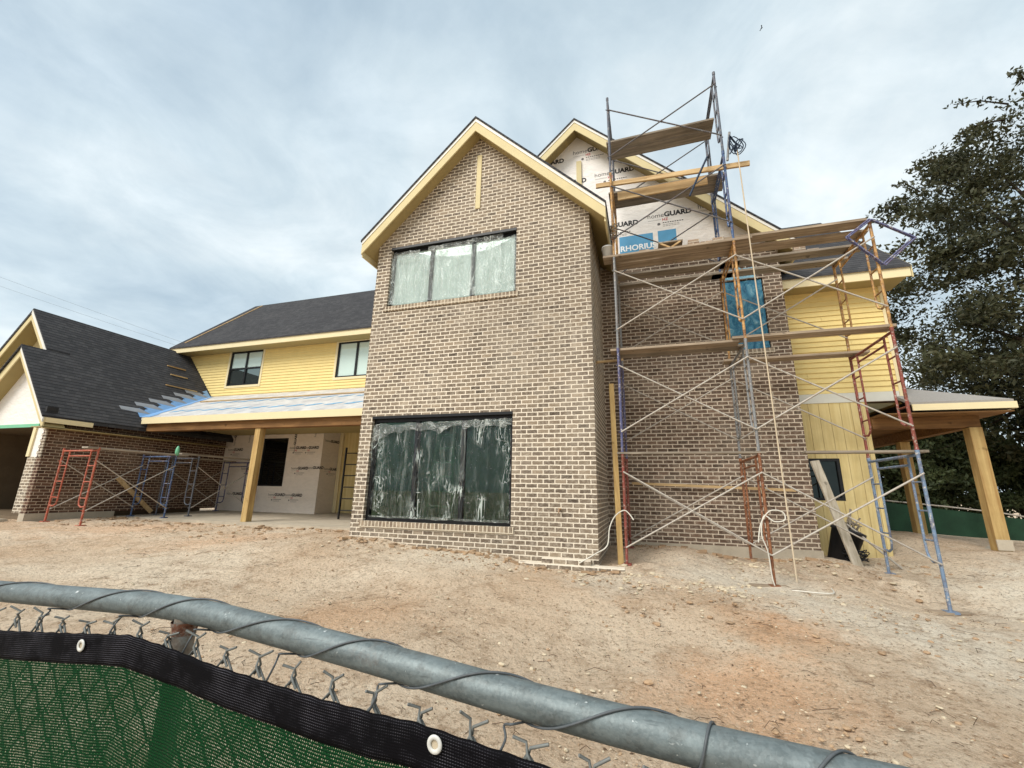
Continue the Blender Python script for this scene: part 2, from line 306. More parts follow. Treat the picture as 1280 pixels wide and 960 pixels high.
def ground_mat():
    nt = NT('construction_dirt'); p = nt.pos()
    c = nt.mix(nt.ramp(nt.noise(.35, 5, .6), (.36, 0.0), (.64, 1.0)), lin(212, 183, 152), lin(233, 214, 188))
    c = nt.mix(nt.ramp(nt.noise(1.7, 6, .7, dist=.6), (.5, 0.0), (.72, .6)), c, lin(164, 130, 98))
    # orange clay patches
    for (x, y, r, s) in ((.6, 4.2, 1.0, .65), (1.2, 5.6, .7, .65), (2.6, 2.9, 1.1, .6), (-12, 7.6, 2.2, .45), (-3, 4.3, .9, .3), (-8, 6.8, 1.5, .35), (4.9, 6.0, .8, .3)):
        d = nt.n('ShaderNodeVectorMath', operation='DISTANCE'); sc = nt.scalevec(p, (1, 1, 0)); nt.l(sc, d.inputs[0]); d.inputs[1].default_value = (x, y, 0)
        f = nt.math('ADD', nt.math('DIVIDE', d.outputs['Value'], r), nt.math('MULTIPLY', nt.math('SUBTRACT', nt.noise(2.2, 5, .65), .5), 1.7))
        c = nt.mix(nt.ramp(f, (.25, s), (1.0, 0.0)), c, lin(224, 172, 128))
    for (x, y, r, s) in ((1.4, 7.6, 1.6, .75), (3.4, 5.2, 1.6, .6), (6.6, 8.6, 2.0, .7), (-.6, 6.6, .9, .55), (-3.0, 7.0, 1.2, .35), (2.4, 6.2, 1.3, .6), (4.6, 4.0, 1.4, .5), (7.2, 6.5, 2.2, .7), (5.2, 7.6, 1.8, .7), (8.5, 9.5, 2.4, .7)):
        d = nt.n('ShaderNodeVectorMath', operation='DISTANCE'); sc = nt.scalevec(p, (1, 1, 0)); nt.l(sc, d.inputs[0]); d.inputs[1].default_value = (x, y, 0)
        f = nt.math('ADD', nt.math('DIVIDE', d.outputs['Value'], r), nt.math('MULTIPLY', nt.math('SUBTRACT', nt.noise(3, 5, .7), .5), 1.6))
        c = nt.mix(nt.ramp(f, (.3, s), (1.0, 0.0)), c, lin(236, 226, 206))
    sp = nt.noise(26, 5, .75); c = nt.mix(nt.ramp(sp, (.52, 0.0), (.66, .7)), c, lin(124, 98, 74))
    c = nt.mix(nt.math('MULTIPLY', nt.ramp(nt.noise(5, 6, .75), (.5, 0.0), (.66, .65)), nt.ramp(nt.noise(.8, 3), (.42, 0.0), (.6, 1.0))), c, lin(138, 108, 80))
    c = nt.mix(nt.ramp(nt.noise(46, 4, .75), (.57, 0.0), (.67, .75)), c, lin(234, 222, 200))
    c = nt.mix(nt.ramp(nt.noise(13, 6, .75), (.54, 0.0), (.66, .5)), c, lin(150, 120, 92))
    c = nt.mix(nt.ramp(nt.noise(95, 3, .75), (.58, 0.0), (.7, .6)), c, lin(128, 106, 84))
    h = nt.math('ADD', nt.math('MULTIPLY', nt.noise(9, 8, .7), .8), nt.math('MULTIPLY', nt.noise(60, 5, .75), .35))
    nt.bump(h, .085, 1); return nt.done(c, .95, spec=.1)
M['ground'] = ground_mat()
M['stone'] = paint('pebble', lin(206, 190, 162), .2, .9, 2); M['stone_dark'] = paint('dirt_clod', lin(182, 152, 120), .25, .95, 2)
M['twig'] = paint('dead_twig', lin(96, 76, 58), .2, .9)

# ------------------------------------------------------------------ mesh helpers
ORG = {}
class MB:
    def __init__(s): s.v = []; s.f = []; s.sm = []
    def add(s, vs, fs, smooth=False):
        o = len(s.v); s.v += [tuple(v) for v in vs]; s.f += [tuple(i+o for i in f) for f in fs]; s.sm += [smooth]*len(fs)
    def box(s, x0, x1, y0, y1, z0, z1):
        s.add([(x0, y0, z0), (x1, y0, z0), (x1, y1, z0), (x0, y1, z0), (x0, y0, z1), (x1, y0, z1), (x1, y1, z1), (x0, y1, z1)],
              [(0, 3, 2, 1), (4, 5, 6, 7), (0, 1, 5, 4), (1, 2, 6, 5), (2, 3, 7, 6), (3, 0, 4, 7)]); return s
    def prism(s, poly, axis, a, b):
        """extrude a 2-d polygon along an axis (0: (y,z), 1: (x,z), 2: (x,y))"""
        def P(p, t): return {0: (t, p[0], p[1]), 1: (p[0], t, p[1]), 2: (p[0], p[1], t)}[axis]
        n = len(poly); vs = [P(p, a) for p in poly]+[P(p, b) for p in poly]
        s.add(vs, [tuple(range(n)), tuple(range(2*n-1, n-1, -1))]+[(i, i+n, (i+1) % n+n, (i+1) % n) for i in range(n)]); return s
    def tube(s, pts, r, n=8, cap=True):
        pts = [Vector(p) for p in pts]; rings = []; prev = None
        for i, p in enumerate(pts):
            t = (pts[min(i+1, len(pts)-1)]-pts[max(i-1, 0)]).normalized()
            if prev is None:
                a = t.cross(Vector((0, 0, 1)));  a = t.cross(Vector((1, 0, 0))) if a.length < .05 else a
            else: a = prev - t*prev.dot(t)
            a.normalize(); prev = a; b = t.cross(a); rr = r[i] if isinstance(r, (list, tuple)) else r
            rings.append([p+(a*math.cos(2*math.pi*k/n)+b*math.sin(2*math.pi*k/n))*rr for k in range(n)])
        vs = [q for R_ in rings for q in R_]
        fs = [(i*n+k, i*n+(k+1) % n, (i+1)*n+(k+1) % n, (i+1)*n+k) for i in range(len(pts)-1) for k in range(n)]
        s.add(vs, fs, True)
        if cap: s.add(rings[0], [tuple(range(n-1, -1, -1))]); s.add(rings[-1], [tuple(range(n))])
        return s
    def beam(s, p0, p1, w, h, side=None):
        """rectangular bar from p0 to p1: w across (horizontal), h the other way"""
        p0, p1 = Vector(p0), Vector(p1); t = (p1-p0).normalized()
        a = Vector(side) if side else t.cross(Vector((0, 0, 1)))
        if a.length < .05: a = Vector((1, 0, 0))
        a = (a - t*a.dot(t)).normalized(); b = a.cross(t); A, B = a*w/2, b*h/2
        vs = [p-A-B for p in ()]
        vs = [p0-A-B, p0+A-B, p0+A+B, p0-A+B, p1-A-B, p1+A-B, p1+A+B, p1-A+B]
        s.add(vs, [(0, 1, 2, 3), (7, 6, 5, 4), (0, 4, 5, 1), (1, 5, 6, 2), (2, 6, 7, 3), (3, 7, 4, 0)]); return s
    def lathe(s, c, prof, n=16):
        vs = [(c[0]+r*math.cos(2*math.pi*k/n), c[1]+r*math.sin(2*math.pi*k/n), c[2]+z) for r, z in prof for k in range(n)]
        s.add(vs, [(i*n+k, i*n+(k+1) % n, (i+1)*n+(k+1) % n, (i+1)*n+k) for i in range(len(prof)-1) for k in range(n)], True); return s
    def build(s, name, mat, parent=None, label=None, bevel=0):
        org = ORG[parent.name] if parent else Vector((0, 0, 0))
        me = bpy.data.meshes.new(name); base = Vector((0, 0, E)) if not parent else -org
        me.from_pydata([tuple(Vector(v)+base) for v in s.v], [], s.f); me.validate()
        if len(me.polygons) == len(s.sm): me.polygons.foreach_set('use_smooth', s.sm)
        me.materials.append(mat)
        import bmesh
        bm = bmesh.new(); bm.from_mesh(me); bmesh.ops.recalc_face_normals(bm, faces=bm.faces); bm.to_mesh(me); bm.free()
        o = bpy.data.objects.new(name, me); COL.objects.link(o)
        if parent: o.parent = parent; ORG[o.name] = org
        else: ORG[o.name] = Vector((0, 0, 0))
        if label: o['label'] = label
        if bevel:
            md = o.modifiers.new('bevel', 'BEVEL'); md.width = bevel; md.segments = 2; md.limit_method = 'ANGLE'
        return o
def tag(o, label=None, cat=None, group=None, kind=None):
    for k, v in (('label', label), ('category', cat), ('group', group), ('kind', kind)):
        if v: o[k] = v
    return o
def thing(name, loc, label, cat, group=None):
    o = bpy.data.objects.new(name, None); COL.objects.link(o); o.location = Vector(loc)+Vector((0, 0, E)); o.empty_display_size = .2
    ORG[o.name] = Vector(loc); return tag(o, label, cat, group)
def solo(mb, name, mat, label, cat, group=None, bevel=0):
    """a thing that is one mesh, its origin at the middle of its base"""
    vs = np.array(s_v(mb)); c = Vector(((vs[:, 0].min()+vs[:, 0].max())/2, (vs[:, 1].min()+vs[:, 1].max())/2, vs[:, 2].min()))
    mb.v = [tuple(Vector(v)-c-Vector((0, 0, E))) for v in mb.v]
    o = mb.build(name, mat, None, None, bevel); o.location = c+Vector((0, 0, E)); ORG[o.name] = c
    return tag(o, label, cat, group)
def s_v(mb): return [tuple(v) for v in mb.v]

def text_mesh(mb, txt, size, origin, right, up, offset=0.0, align='LEFT', depth=.002):
    cu = bpy.data.curves.new('t', 'FONT'); cu.body = txt; cu.size = size; cu.offset = offset*size; cu.align_x = align; cu.resolution_u = 3
    o = bpy.data.objects.new('t', cu); COL.objects.link(o); dg = bpy.context.evaluated_depsgraph_get()
    me = bpy.data.meshes.new_from_object(o.evaluated_get(dg)); R_, U_, O_ = Vector(right), Vector(up), Vector(origin)
    mb.add([O_+R_*v.co.x+U_*v.co.y for v in me.vertices], [tuple(p.vertices) for p in me.polygons])
    w = max((v.co.x for v in me.vertices), default=0)
    bpy.data.objects.remove(o); bpy.data.curves.remove(cu); bpy.data.meshes.remove(me); return w

# ------------------------------------------------------------------ ground
CTRL = [(0, 0, -1.6), (-3, .5, -1.58), (3, .5, -1.62), (-8, .5, -1.5), (8, .5, -1.7), (0, 4, -1.5), (-4, 4.2, -1.3), (4, 4, -1.6), (-9, 4, -1.2), (-16, 4, -1.15),
        (-15.2, 7.2, -.98), (-13.4, 7.4, -1.03), (-14.7, 8.6, -.95), (-10.5, 8.9, -1.0), (-7, 8.8, -.98), (-5.6, 7.3, -.9), (-3.2, 7.25, -1.02), (-1.2, 7.1, -1.2), (-.2, 7.6, -1.12), (1.7, 7.75, -1.3), (3.75, 7.75, -1.47),
        (1.68, 9.2, -1.13), (3.84, 9.2, -1.24), (2.9, 9.45, -1.06), (.4, 9.3, -.98), (5.9, 10.2, -.86), (5.2, 10.2, -.95), (6.6, 10.4, -.88), (4.0, 10.0, -1.1), (4.9, 11.6, -.72), (5.4, 12.6, -.7), (6.4, 13, -.84), (8, 7, -1.6), (11, 10, -1.3), (7.4, 10, -1.05), (9, 20, -1.45), (14, 20, -1.45),
        (-22, 8, -1.0), (-25, 20, -1), (0, 22, -1), (20, 5, -1.7), (-30, -5, -1.5), (30, 30, -1.6), (0, -20, -1.6), (25, -20, -1.7), (-60, 40, -1.2), (60, 60, -1.5)]
CT = np.array(CTRL)
def gz(x, y):
    d2 = (CT[:, 0]-x)**2+(CT[:, 1]-y)**2+.15; w = d2**-1.6; return float((w*CT[:, 2]).sum()/w.sum())
def axis(a, b, st, lo, hi):
    xs = list(np.arange(a, b+1e-6, st)); s = st; x = a; L_ = []
    while x > lo: s *= 1.35; x -= s; L_.append(x)
    s = st; x = xs[-1]; H_ = []
    while x < hi: s *= 1.35; x += s; H_.append(x)
    return L_[::-1]+xs+H_
xs = axis(-16.5, 9.0, .075, -900, 900); ys = axis(.6, 11.0, .06, -400, 1500)
gv = []
for y in ys:
    for x in xs:
        z = gz(x, y)
        if -20 < x < 14 and -1 < y < 16:
            z += .035*mn.noise((x*.9, y*.9, 3))+.022*mn.noise((x*2.6, y*2.6, 7))+.012*mn.noise((x*7, y*7, 1))+.006*mn.noise((x*17, y*17, 5))
            z += .02*max(0, mn.noise((x*4.2, y*5.5, 9))-.25)+.018*mn.noise((x*.5+y*1.6, x*.35-y*.3, 12))
        gv.append((x, y, z))
nx = len(xs); gm = MB(); gm.add(gv, [(j*nx+i, j*nx+i+1, (j+1)*nx+i+1, (j+1)*nx+i) for j in range(len(ys)-1) for i in range(nx-1)], True)
ground = gm.build('ground', M['ground']); tag(ground, 'bare sandy building site dirt with orange clay patches', 'ground', kind='structure')
dv = MB(); dv.prism([(-24, 5.2), (-16.2, 5.2), (-15.9, 7.25), (-24, 7.25)], 2, gz(-16, 6.5)-.25, gz(-16, 6.5)+.06)
tag(dv.build('pavement', M['concrete']), 'pale concrete apron in front of the garage opening', 'pavement', kind='structure')

# loose stones, clods and twigs
def ico(r):
    t = (1+5**.5)/2; v = np.array([(-1, t, 0), (1, t, 0), (-1, -t, 0), (1, -t, 0), (0, -1, t), (0, 1, t), (0, -1, -t), (0, 1, -t), (t, 0, -1), (t, 0, 1), (-t, 0, -1), (-t, 0, 1)])
    return v/np.linalg.norm(v[0])*r
IF = [(0, 11, 5), (0, 5, 1), (0, 1, 7), (0, 7, 10), (0, 10, 11), (1, 5, 9), (5, 11, 4), (11, 10, 2), (10, 7, 6), (7, 1, 8), (3, 9, 4), (3, 4, 2), (3, 2, 6), (3, 6, 8), (3, 8, 9), (4, 9, 5), (2, 4, 11), (6, 2, 10), (8, 6, 7), (9, 8, 1)]
def scatter(n, region, rmin, rmax, mb):
    for _ in range(n):
        x, y = region(); r = rmin*(rmax/rmin)**(rng.random()**2.2)
        v = ico(1)*(1+.35*(rng.random((12, 1))-.5))*np.array([r*(.7+.8*rng.random()), r*(.7+.8*rng.random()), r*(.35+.4*rng.random())])
        a = rng.random()*6.28; c, s = math.cos(a), math.sin(a); v = v@np.array([[c, -s, 0], [s, c, 0], [0, 0, 1]])
        mb.add(v+np.array([x, y, gz(x, y)+r*.1]), IF)
def reg_all(): 
    y = .9+8.2*rng.random()**.8; return (-1.6*y+rng.random()*2.5*y, y)
def reg_pile(cx, cy, sx, sy): return lambda: (rng.normal(cx, sx), rng.normal(cy, sy))
sb = MB(); scatter(2600, reg_all, .004, .026, sb)
scatter(420, reg_pile(.3, 6.9, .9, .35), .008, .045, sb); scatter(260, reg_pile(1.7, 8.8, .8, .35), .008, .05, sb)
tag(sb.build('gravel', M['stone']), 'small pale stones and mortar crumbs strewn over the dirt', 'gravel', kind='stuff')
sb = MB(); scatter(2200, reg_all, .004, .018, sb); scatter(300, reg_pile(-3, 6.9, 1.6, .3), .008, .04, sb); scatter(320, reg_pile(-11.5, 8.2, 2.4, .5), .01, .06, sb)
scatter(160, reg_pile(3.6, 9.3, .5, .35), .01, .06, sb); scatter(500, reg_pile(.8, 6.3, 1.6, .7), .006, .035, sb); scatter(60, reg_pile(1.0, 3.4, .5, .3), .01, .03, sb)
for _ in range(240):                                              # broken brick and mortar along the foot of the walls
    k = rng.random(); x, y = (rng.uniform(-5.6, -.5), rng.normal(7.2, .12)) if k < .45 else ((rng.uniform(-.6, 2.9), rng.normal(9.35, .16)) if k < .65 else (rng.uniform(-15.2, -6), rng.normal(8.95, .16)))
    z = gz(x, y)+.012; L_ = .02+.07*rng.random()**2; a = rng.random()*6.28; d = Vector((math.cos(a), math.sin(a), .25*(rng.random()-.5)))*L_
    sb.beam(Vector((x, y, z))-d, Vector((x, y, z))+d, L_*.9, L_*.55)
tag(sb.build('dirt_clods', M['stone_dark']), 'brown dirt clods and brick chips strewn over the yard', 'dirt', kind='stuff')
ch = MB(); ck = MB()
for i in range(5200):
    x, y = reg_all(); z = gz(x, y)+.004+.006*rng.random(); L_ = .004+.014*rng.random()**2.5; a = rng.random()*6.28; b = a+1.2+.8*rng.random()
    u_, v_ = Vector((math.cos(a), math.sin(a), .3*(rng.random()-.5)))*L_, Vector((math.cos(b), math.sin(b), .3*(rng.random()-.5)))*L_*.5; p = Vector((x, y, z))
    (ch if i % 5 < 2 else ck).add([p-u_, p+v_, p+u_, p-v_, p+Vector((0, 0, L_*.4))], [(0, 1, 4), (1, 2, 4), (2, 3, 4), (3, 0, 4)])
tag(ch.build('pale_chips', M['stone']), 'tiny pale stone and mortar chips sprinkled over the dirt', 'gravel', kind='stuff')
tag(ck.build('bark_chips', M['twig']), 'tiny dark bark and leaf bits sprinkled over the dirt', 'litter', kind='stuff')
tw = MB()
for _ in range(520):
    x, y = reg_all(); L = .03+.10*rng.random()**2; a = rng.random()*6.28; z = gz(x, y)+.012
    tw.tube([(x, y, z), (x+L*math.cos(a), y+L*math.sin(a), z+.006+.02*rng.random()), (x+1.8*L*math.cos(a+.3), y+1.8*L*math.sin(a+.3), z)], .0022, 4)
tag(tw.build('twigs', M['twig']), 'dead twigs and bark slivers lying on the dirt', 'twigs', kind='stuff')

# ------------------------------------------------------------------ the house
house = thing('house', (-5, 10, -.9), 'large two-storey house under construction with brick tower gable, yellow siding and black shingle roofs', 'house')
H = house
def part(mb, name, mat, parent=H, label=None, bevel=0): return mb.build(name, mat, parent, label, bevel)
def rect_wall(mb, axis, c0, c1, a0, a1, z0, z1, holes):
    """solid wall between c0..c1 (thickness), cut in strips round rectangular holes (a0,a1,z0,z1)"""
    cuts = sorted({a0, a1, *[h[0] for h in holes], *[h[1] for h in holes]}); cuts = [c for c in cuts if a0 <= c <= a1]
    for p, q in zip(cuts, cuts[1:]):
        hs = sorted([h for h in holes if h[0] <= p+1e-6 and h[1] >= q-1e-6], key=lambda h: h[2]); z = z0
        for h in hs+[(0, 0, z1, z1)]:
            if h[2] > z+1e-6:
                if axis == 'x': mb.box(p, q, c0, c1, z, h[2])
                else: mb.box(c0, c1, p, q, z, h[2])
            z = h[3]

def window(name, x0, x1, z0, z1, Y, lites, panem, label=None, rails=False, depth=.09, fw=.055, trim=None):
    """frame set in an opening; lites: number of side by side panes"""
    f = MB(); f.box(x0, x0+fw, Y, Y+depth, z0, z1); f.box(x1-fw, x1, Y, Y+depth, z0, z1)
    f.box(x0+fw, x1-fw, Y, Y+depth, z1-fw, z1); f.box(x0+fw, x1-fw, Y, Y+depth, z0, z0+fw)
    w = (x1-x0)/lites
    for k in range(1, lites): f.box(x0+w*k-fw*.7, x0+w*k+fw*.7, Y+.004, Y+depth-.004, z0+fw, z1-fw)
    if rails: f.box(x0+fw, x1-fw, Y+.008, Y+depth-.008, (z0+z1)/2-.03, (z0+z1)/2+.03)
    W = part(f, name, M['frame_black'], H, label)
    for k in range(lites):
        a = x0+w*k+(fw if k == 0 else fw*.7); b = x0+w*(k+1)-(fw if k == lites-1 else fw*.7)
        spans = [(z0+fw, (z0+z1)/2-.03), ((z0+z1)/2+.03, z1-fw)] if rails else [(z0+fw, z1-fw)]
        for i_, (p, q) in enumerate(spans): MB().box(a, b, Y+depth*.5, Y+depth*.5+.012, p, q).build('pane', M['pane_up'] if rails and i_ else panem, W)  # upper sashes get the pane with the painted sky sheen
    if trim:
        t = .09; tm = MB(); tm.box(x0-t, x0, trim-.03, trim+.02, z0-t, z1+t); tm.box(x1, x1+t, trim-.03, trim+.02, z0-t, z1+t)
        tm.box(x0, x1, trim-.03, trim+.02, z1, z1+t); tm.box(x0, x1, trim-.035, trim+.02, z0-t, z0); tm.build('trim', M['trim'], W)
    return W

# tower walls
TY, TX0, TX1 = 7.5, -5.63, -.84
LW = (-5.36, -2.34, -.596, 1.451); UW = (-5.29, -2.33, 3.88, 5.32)
mb = MB(); rect_wall(mb, 'x', TY, TY+.22, TX0, TX1, -1.6, 5.66, [LW, UW])
mb.prism([(TX0, 5.66), (TX1, 5.66), ((TX0+TX1)/2, 5.66+2.37)], 1, TY, TY+.22)
part(mb, 'front_brick_wall', M['brick'], label='tan brick gable front of the tower, smeared with pale mortar')
part(MB().box(TX1-.22, TX1, TY+.22, 9.6, -1.6, 5.66), 'side_brick_wall', M['brick'], label='shaded brick return wall of the tower')
part(MB().box(TX0, TX0+.22, TY+.22, 13.4, -1.6, 5.66), 'side_brick_wall', M['brick'])
for w, nm in ((LW, 0), (UW, 1)):
    part(MB().box(w[0]-.06, w[1]+.06, TY-.03, TY+.13, w[2]-.115, w[2]-.001), 'brick_sill', M['rowlock'], bevel=.006)
    part(MB().box(w[0]+.002, w[1]-.002, TY-.012, TY+.12, w[3]-.055, w[3]-.002), 'steel_lintel', M['frame_black'])
part(MB().box(-3.28, -3.17, TY-.018, TY+.05, 5.95, 7.32), 'trim_board', M['fascia'], label='narrow tan board set upright in the brick gable', bevel=.004)
# brick footing ledge along the foot of the tower
lg = MB()
for i, (a, b, zt, y0) in enumerate(((-2.35, -.42, -1.12, 7.27), (-1.75, -.95, -1.04, 7.34))): lg.box(a, b, y0, TY-.003, -1.7, zt)
part(lg, 'brick_ledge', M['brick'], label='low unfinished brick ledge half buried in dirt', bevel=.01)
# big windows with protective film
wl = window('window', LW[0]+.004, LW[1]-.004, LW[2], LW[3]-.056, TY+.08, 3, M['pane_low'], 'large black framed window under crumpled clear plastic', fw=.06)
wu = window('window', UW[0]+.004, UW[1]-.004, UW[2], UW[3]-.056, TY+.08, 3, M['pane_up'], 'wide upper window covered with milky plastic')
def film_sheet(parent, x0, x1, Y, top, bot, mat, nx_=70, nz_=50, amp=.022, name='plastic_sheet', seed=0, left=None):
    vs = []; fs = []
    for j in range(nz_+1):
        for i in range(nx_+1):
            u = i/nx_; x = x0+(x1-x0)*u; zt = top(u); zb = bot(u); z = zb+(zt-zb)*j/nz_
            if left and i == 0: x += left(z)
            y = Y-amp*(.5+mn.noise((x*5+seed, z*1.3, 2))+.5*mn.noise((x*14, z*4+seed, 5)))
            vs.append((x+.012*mn.noise((z*7, seed, i*.3)), y, z))
    n = nx_+1; fs = [(j*n+i, j*n+i+1, (j+1)*n+i+1, (j+1)*n+i) for j in range(nz_) for i in range(nx_)]
    m_ = MB(); m_.add(vs, fs, True); return m_.build(name, mat, parent)
jag = lambda u, s, a: a*mn.noise((u*9, s, 0))+.5*a*mn.noise((u*27, s, 3))
film_sheet(wl, LW[0]-.02, LW[1]-.03, TY+.035, lambda u: 1.20+.1*min(1, u*3)+jag(u, 1, .05), lambda u: -.50+.2*max(0, 1-u*7)-.03*u+jag(u, 4, .04), M['film'], left=lambda z: .08*max(0, -z))
film_sheet(wl, LW[0]+.06, LW[1]-.02, TY+.02, lambda u: 1.27+.06*u+jag(u, 1, .05), lambda u: 1.10-.16*max(0, 1-u*6)+.10*u+jag(u, 6, .09), M['film_fold'], nz_=10, seed=4)
film_sheet(wl, LW[0]+.1, LW[1]-.03, TY+.025, lambda u: -.495+jag(u, 8, .02), lambda u: -.525-.015*u+jag(u, 4, .02), M['film_fold'], nz_=5, seed=9, amp=.012)
for a, b, k in ((0, .30, 1), (.27, 1, 2)):
    film_sheet(wu, UW[0]+.01+2.94*a, UW[0]+.01+2.94*b, TY+.035, lambda u: 5.08+.08*b*u+jag(u+k, k, .06), lambda u: 3.93+jag(u+k, k+4, .03), M['film_up'], amp=.015, seed=k*3, nx_=50)
film_sheet(wu, UW[0]+.92, UW[1]-.3, TY+.027, lambda u: 5.22+.03*u+jag(u, 4, .02), lambda u: 5.07+.06*u+jag(u, 6, .05), M['film_fold'], nz_=8, seed=4)
film_sheet(wu, UW[0]+.06, UW[0]+.72, TY+.027, lambda u: 5.19+jag(u, 4, .02), lambda u: 5.02+jag(u*1.4, 8, .1), M['film_fold'], nz_=8, seed=5)
# rooms behind the two big windows
rm = MB(); rm.box(TX0+.23, TX1-.23, 11.5, 11.6, -.7, 5.6); rm.box(TX0+.23, TX1-.23, 7.73, 11.5, -.75, -.62); rm.box(TX0+.23, TX1-.23, 7.73, 11.5, 2.3, 2.6); rm.box(TX0+.23, TX1-.23, 7.73, 11.5, 5.5, 5.6)
rm.box(TX0+.225, TX0+.26, 7.73, 11.5, -.6, 5.5); rm.box(TX1-.26, TX1-.225, 7.73, 11.5, -.6, 5.5); part(rm, 'room_lining', M['room'])
# gable roofs
def gable(cx, zapex, slope, xl, xr, yv, yw, yend, rake=.25, thick=.09, name='roof', front=True, eave=True, sf=.17):
    """ridge along y at (cx, zapex); eaves at x = xl and xr; verge at yv, wall at yw"""
    r = MB()
    zl, zr = zapex-slope*(cx-xl), zapex-slope*(xr-cx)
    h = math.hypot(1, slope); t = .035*h
    def pair(o1, o2, ya, yb, left=True):
        g = MB()
        if left: g.prism([(xl, zl-o1), (cx, zapex-o1), (cx, zapex-o2), (xl, zl-o2)], 1, ya, yb)
        g.prism([(cx, zapex-o1), (xr, zr-o1), (xr, zr-o2), (cx, zapex-o2)], 1, ya, yb); return g
    r.prism([(xl-.02, zl-.02*slope), (cx, zapex), (xr+.02, zr-.02*slope), (xr+.02, zr-.02*slope-t), (cx, zapex-t), (xl-.02, zl-.02*slope-t)], 1, yv-.03, yend)
    R_ = part(r, name, M['shingle'])
    pair(t+.001, t+.058*h, yv-.012, yend-.01).build('drip_edge', M['drip'], R_)
    pair(t+.059*h, t+.225*h, yv+.0, yv+.03).build('rake_fascia', M['fascia'], R_)
    pair(t+sf*h, t+(sf+.02)*h, yv+.032, yend-.2).build('soffit', M['soffit'], R_)
    for (x, z, sg) in ((xl, zl, 1), (xr, zr, -1)): MB().box(min(x+sg*.002, x+sg*.03), max(x+sg*.002, x+sg*.03), yv+.033, yend, z-t-.26*h, z-t-.078*h).build('eave_fascia', M['fascia'], R_)
    return R_
tr_ = gable((TX0+TX1)/2, 8.09, .995, -5.88, -.5, 7.2, TY, 15.5)
tr_['label'] = 'steep black shingle roof of the brick tower'

# second gable and the recessed brick wall
GY = 9.6
BW = (1.73, 2.57, 2.98, 4.58)
mb = MB(); rect_wall(mb, 'x', GY, GY+.22, TX1-.2, 2.93, -1.6, 5.25, [BW])
for i in range(8):                                             # ragged top course
    x = -.6+rng.random()*3.2; mb.box(x, x+.2+.2*rng.random(), GY, GY+.1, 5.25, 5.325)
mb.box(2.45, 2.9, GY, GY+.1, 5.25, 5.33); mb.box(2.62, 2.9, GY, GY+.1, 5.33, 5.41)
part(mb, 'recessed_brick_wall', M['brick_recess_shade'], label='brick wall set back behind the tall scaffold, shade in its colour')
part(MB().box(TX1+.3, 2.95, GY-.03, GY-.002, -1.6, -.93), 'foundation', M['concrete'])
wr = MB(); wr.prism([(-5.6, 5.2), (2.92, 5.2), (2.92, 5.4), (-1.36, 9.44), (-5.6, 5.44)], 1, GY+.11, GY+.2)
wrap = part(wr, 'house_wrap', M['wrap'], label='white printed house wrap on the rear gable')
gable(-1.36, 9.58, .945, -5.9, 3.2, 9.3, GY, 16, sf=.10)['label'] = 'black shingle roof of the rear gable'
part(MB().box(-1.38, -1.25, GY+.06, GY+.1, 6.9, 8.55), 'trim_board', M['fascia'])
# printing on the wrap
def wrap_print(parent, Y, items, right=(1, 0, 0), up=(0, 0, 1), at=None, clip=None):
    K, G_, R_ = MB(), MB(), MB()
    for (x, z, s, small) in items:
        P = lambda dx, dz: (Vector(at(x, z)) if at else Vector((x, Y, z)))+Vector(right)*dx+Vector(up)*dz
        w = text_mesh(G_, 'home', s*.95, P(0, 0), right, up, 0.0)
        text_mesh(K, 'GUARD', s, P(w+.03*s, 0), right, up, .045)
        if small:
            text_mesh(R_, 'HZ', s*.55, P(1.9*s, -.6*s), right, up, .02)
            for k in range(9): a = P((1.95+.3*k)*s, -.98*s); b = P((1.95+.3*k+.2)*s, -.98*s); K.add([a, b, b+Vector(up)*.12*s, a+Vector(up)*.12*s], [(0, 1, 2, 3)])
            for j in range(2):
                for k in range(6): a = P((1.95+.36*k)*s, (-1.25-.22*j)*s); b = P((1.95+.36*k+.28)*s, (-1.25-.22*j)*s); G_.add([a, b, b+Vector(up)*.05*s, a+Vector(up)*.05*s], [(0, 1, 2, 3)])
            c = P(1.45*s, -1.05*s); G_.add([c+(Vector(right)*math.cos(t*.5236)+Vector(up)*math.sin(t*.5236))*.2*s for t in range(12)], [tuple(range(12))])
            for k in range(10): a = P((.1+.17*k)*s, -.42*s); b = P((.1+.17*k+.1)*s, -.42*s); G_.add([a, b, b+Vector(up)*.06*s, a+Vector(up)*.06*s], [(0, 1, 2, 3)])
    if clip:
        for m_ in (K, G_, R_):
            keep = [f for f in m_.f if clip(sum((Vector(m_.v[i]) for i in f), Vector())/len(f))]; m_.f = keep; m_.sm = [False]*len(keep)
    K.build('lettering', M['ink_black'], parent); G_.build('lettering', M['ink_grey'], parent); R_.build('lettering', M['ink_red'], parent)
def at_px(x, y): p = onY(x, y, GY+.107); return p.x, p.z
s = .178; it = []
for (x, y, sm_) in ((716, 194, 1), (660, 212, 1), (743, 222, 1), (686, 236, 0), (746, 288, 1), (809, 274, 1), (872, 261, 1)): it.append((*at_px(x, y), s, sm_))
wrap_print(wrap, GY+.107, it, clip=lambda p: p.z < 9.4-.943*abs(p.x+1.36) and p.x < 2.9)
bl = MB()
for (xa, ya, xb, yb) in ((774, 297, 818, 322), (822, 289, 847, 312)):
    (x0_, z1_), (x1_, z0_) = at_px(xa, ya), at_px(xb, yb); bl.add([(x0_, GY+.106, z0_), (x1_, GY+.106, z0_), (x1_, GY+.106, z1_), (x0_, GY+.106, z1_)], [(0, 1, 2, 3)])
bl.build('printed_panel', M['ink_blue'], wrap)
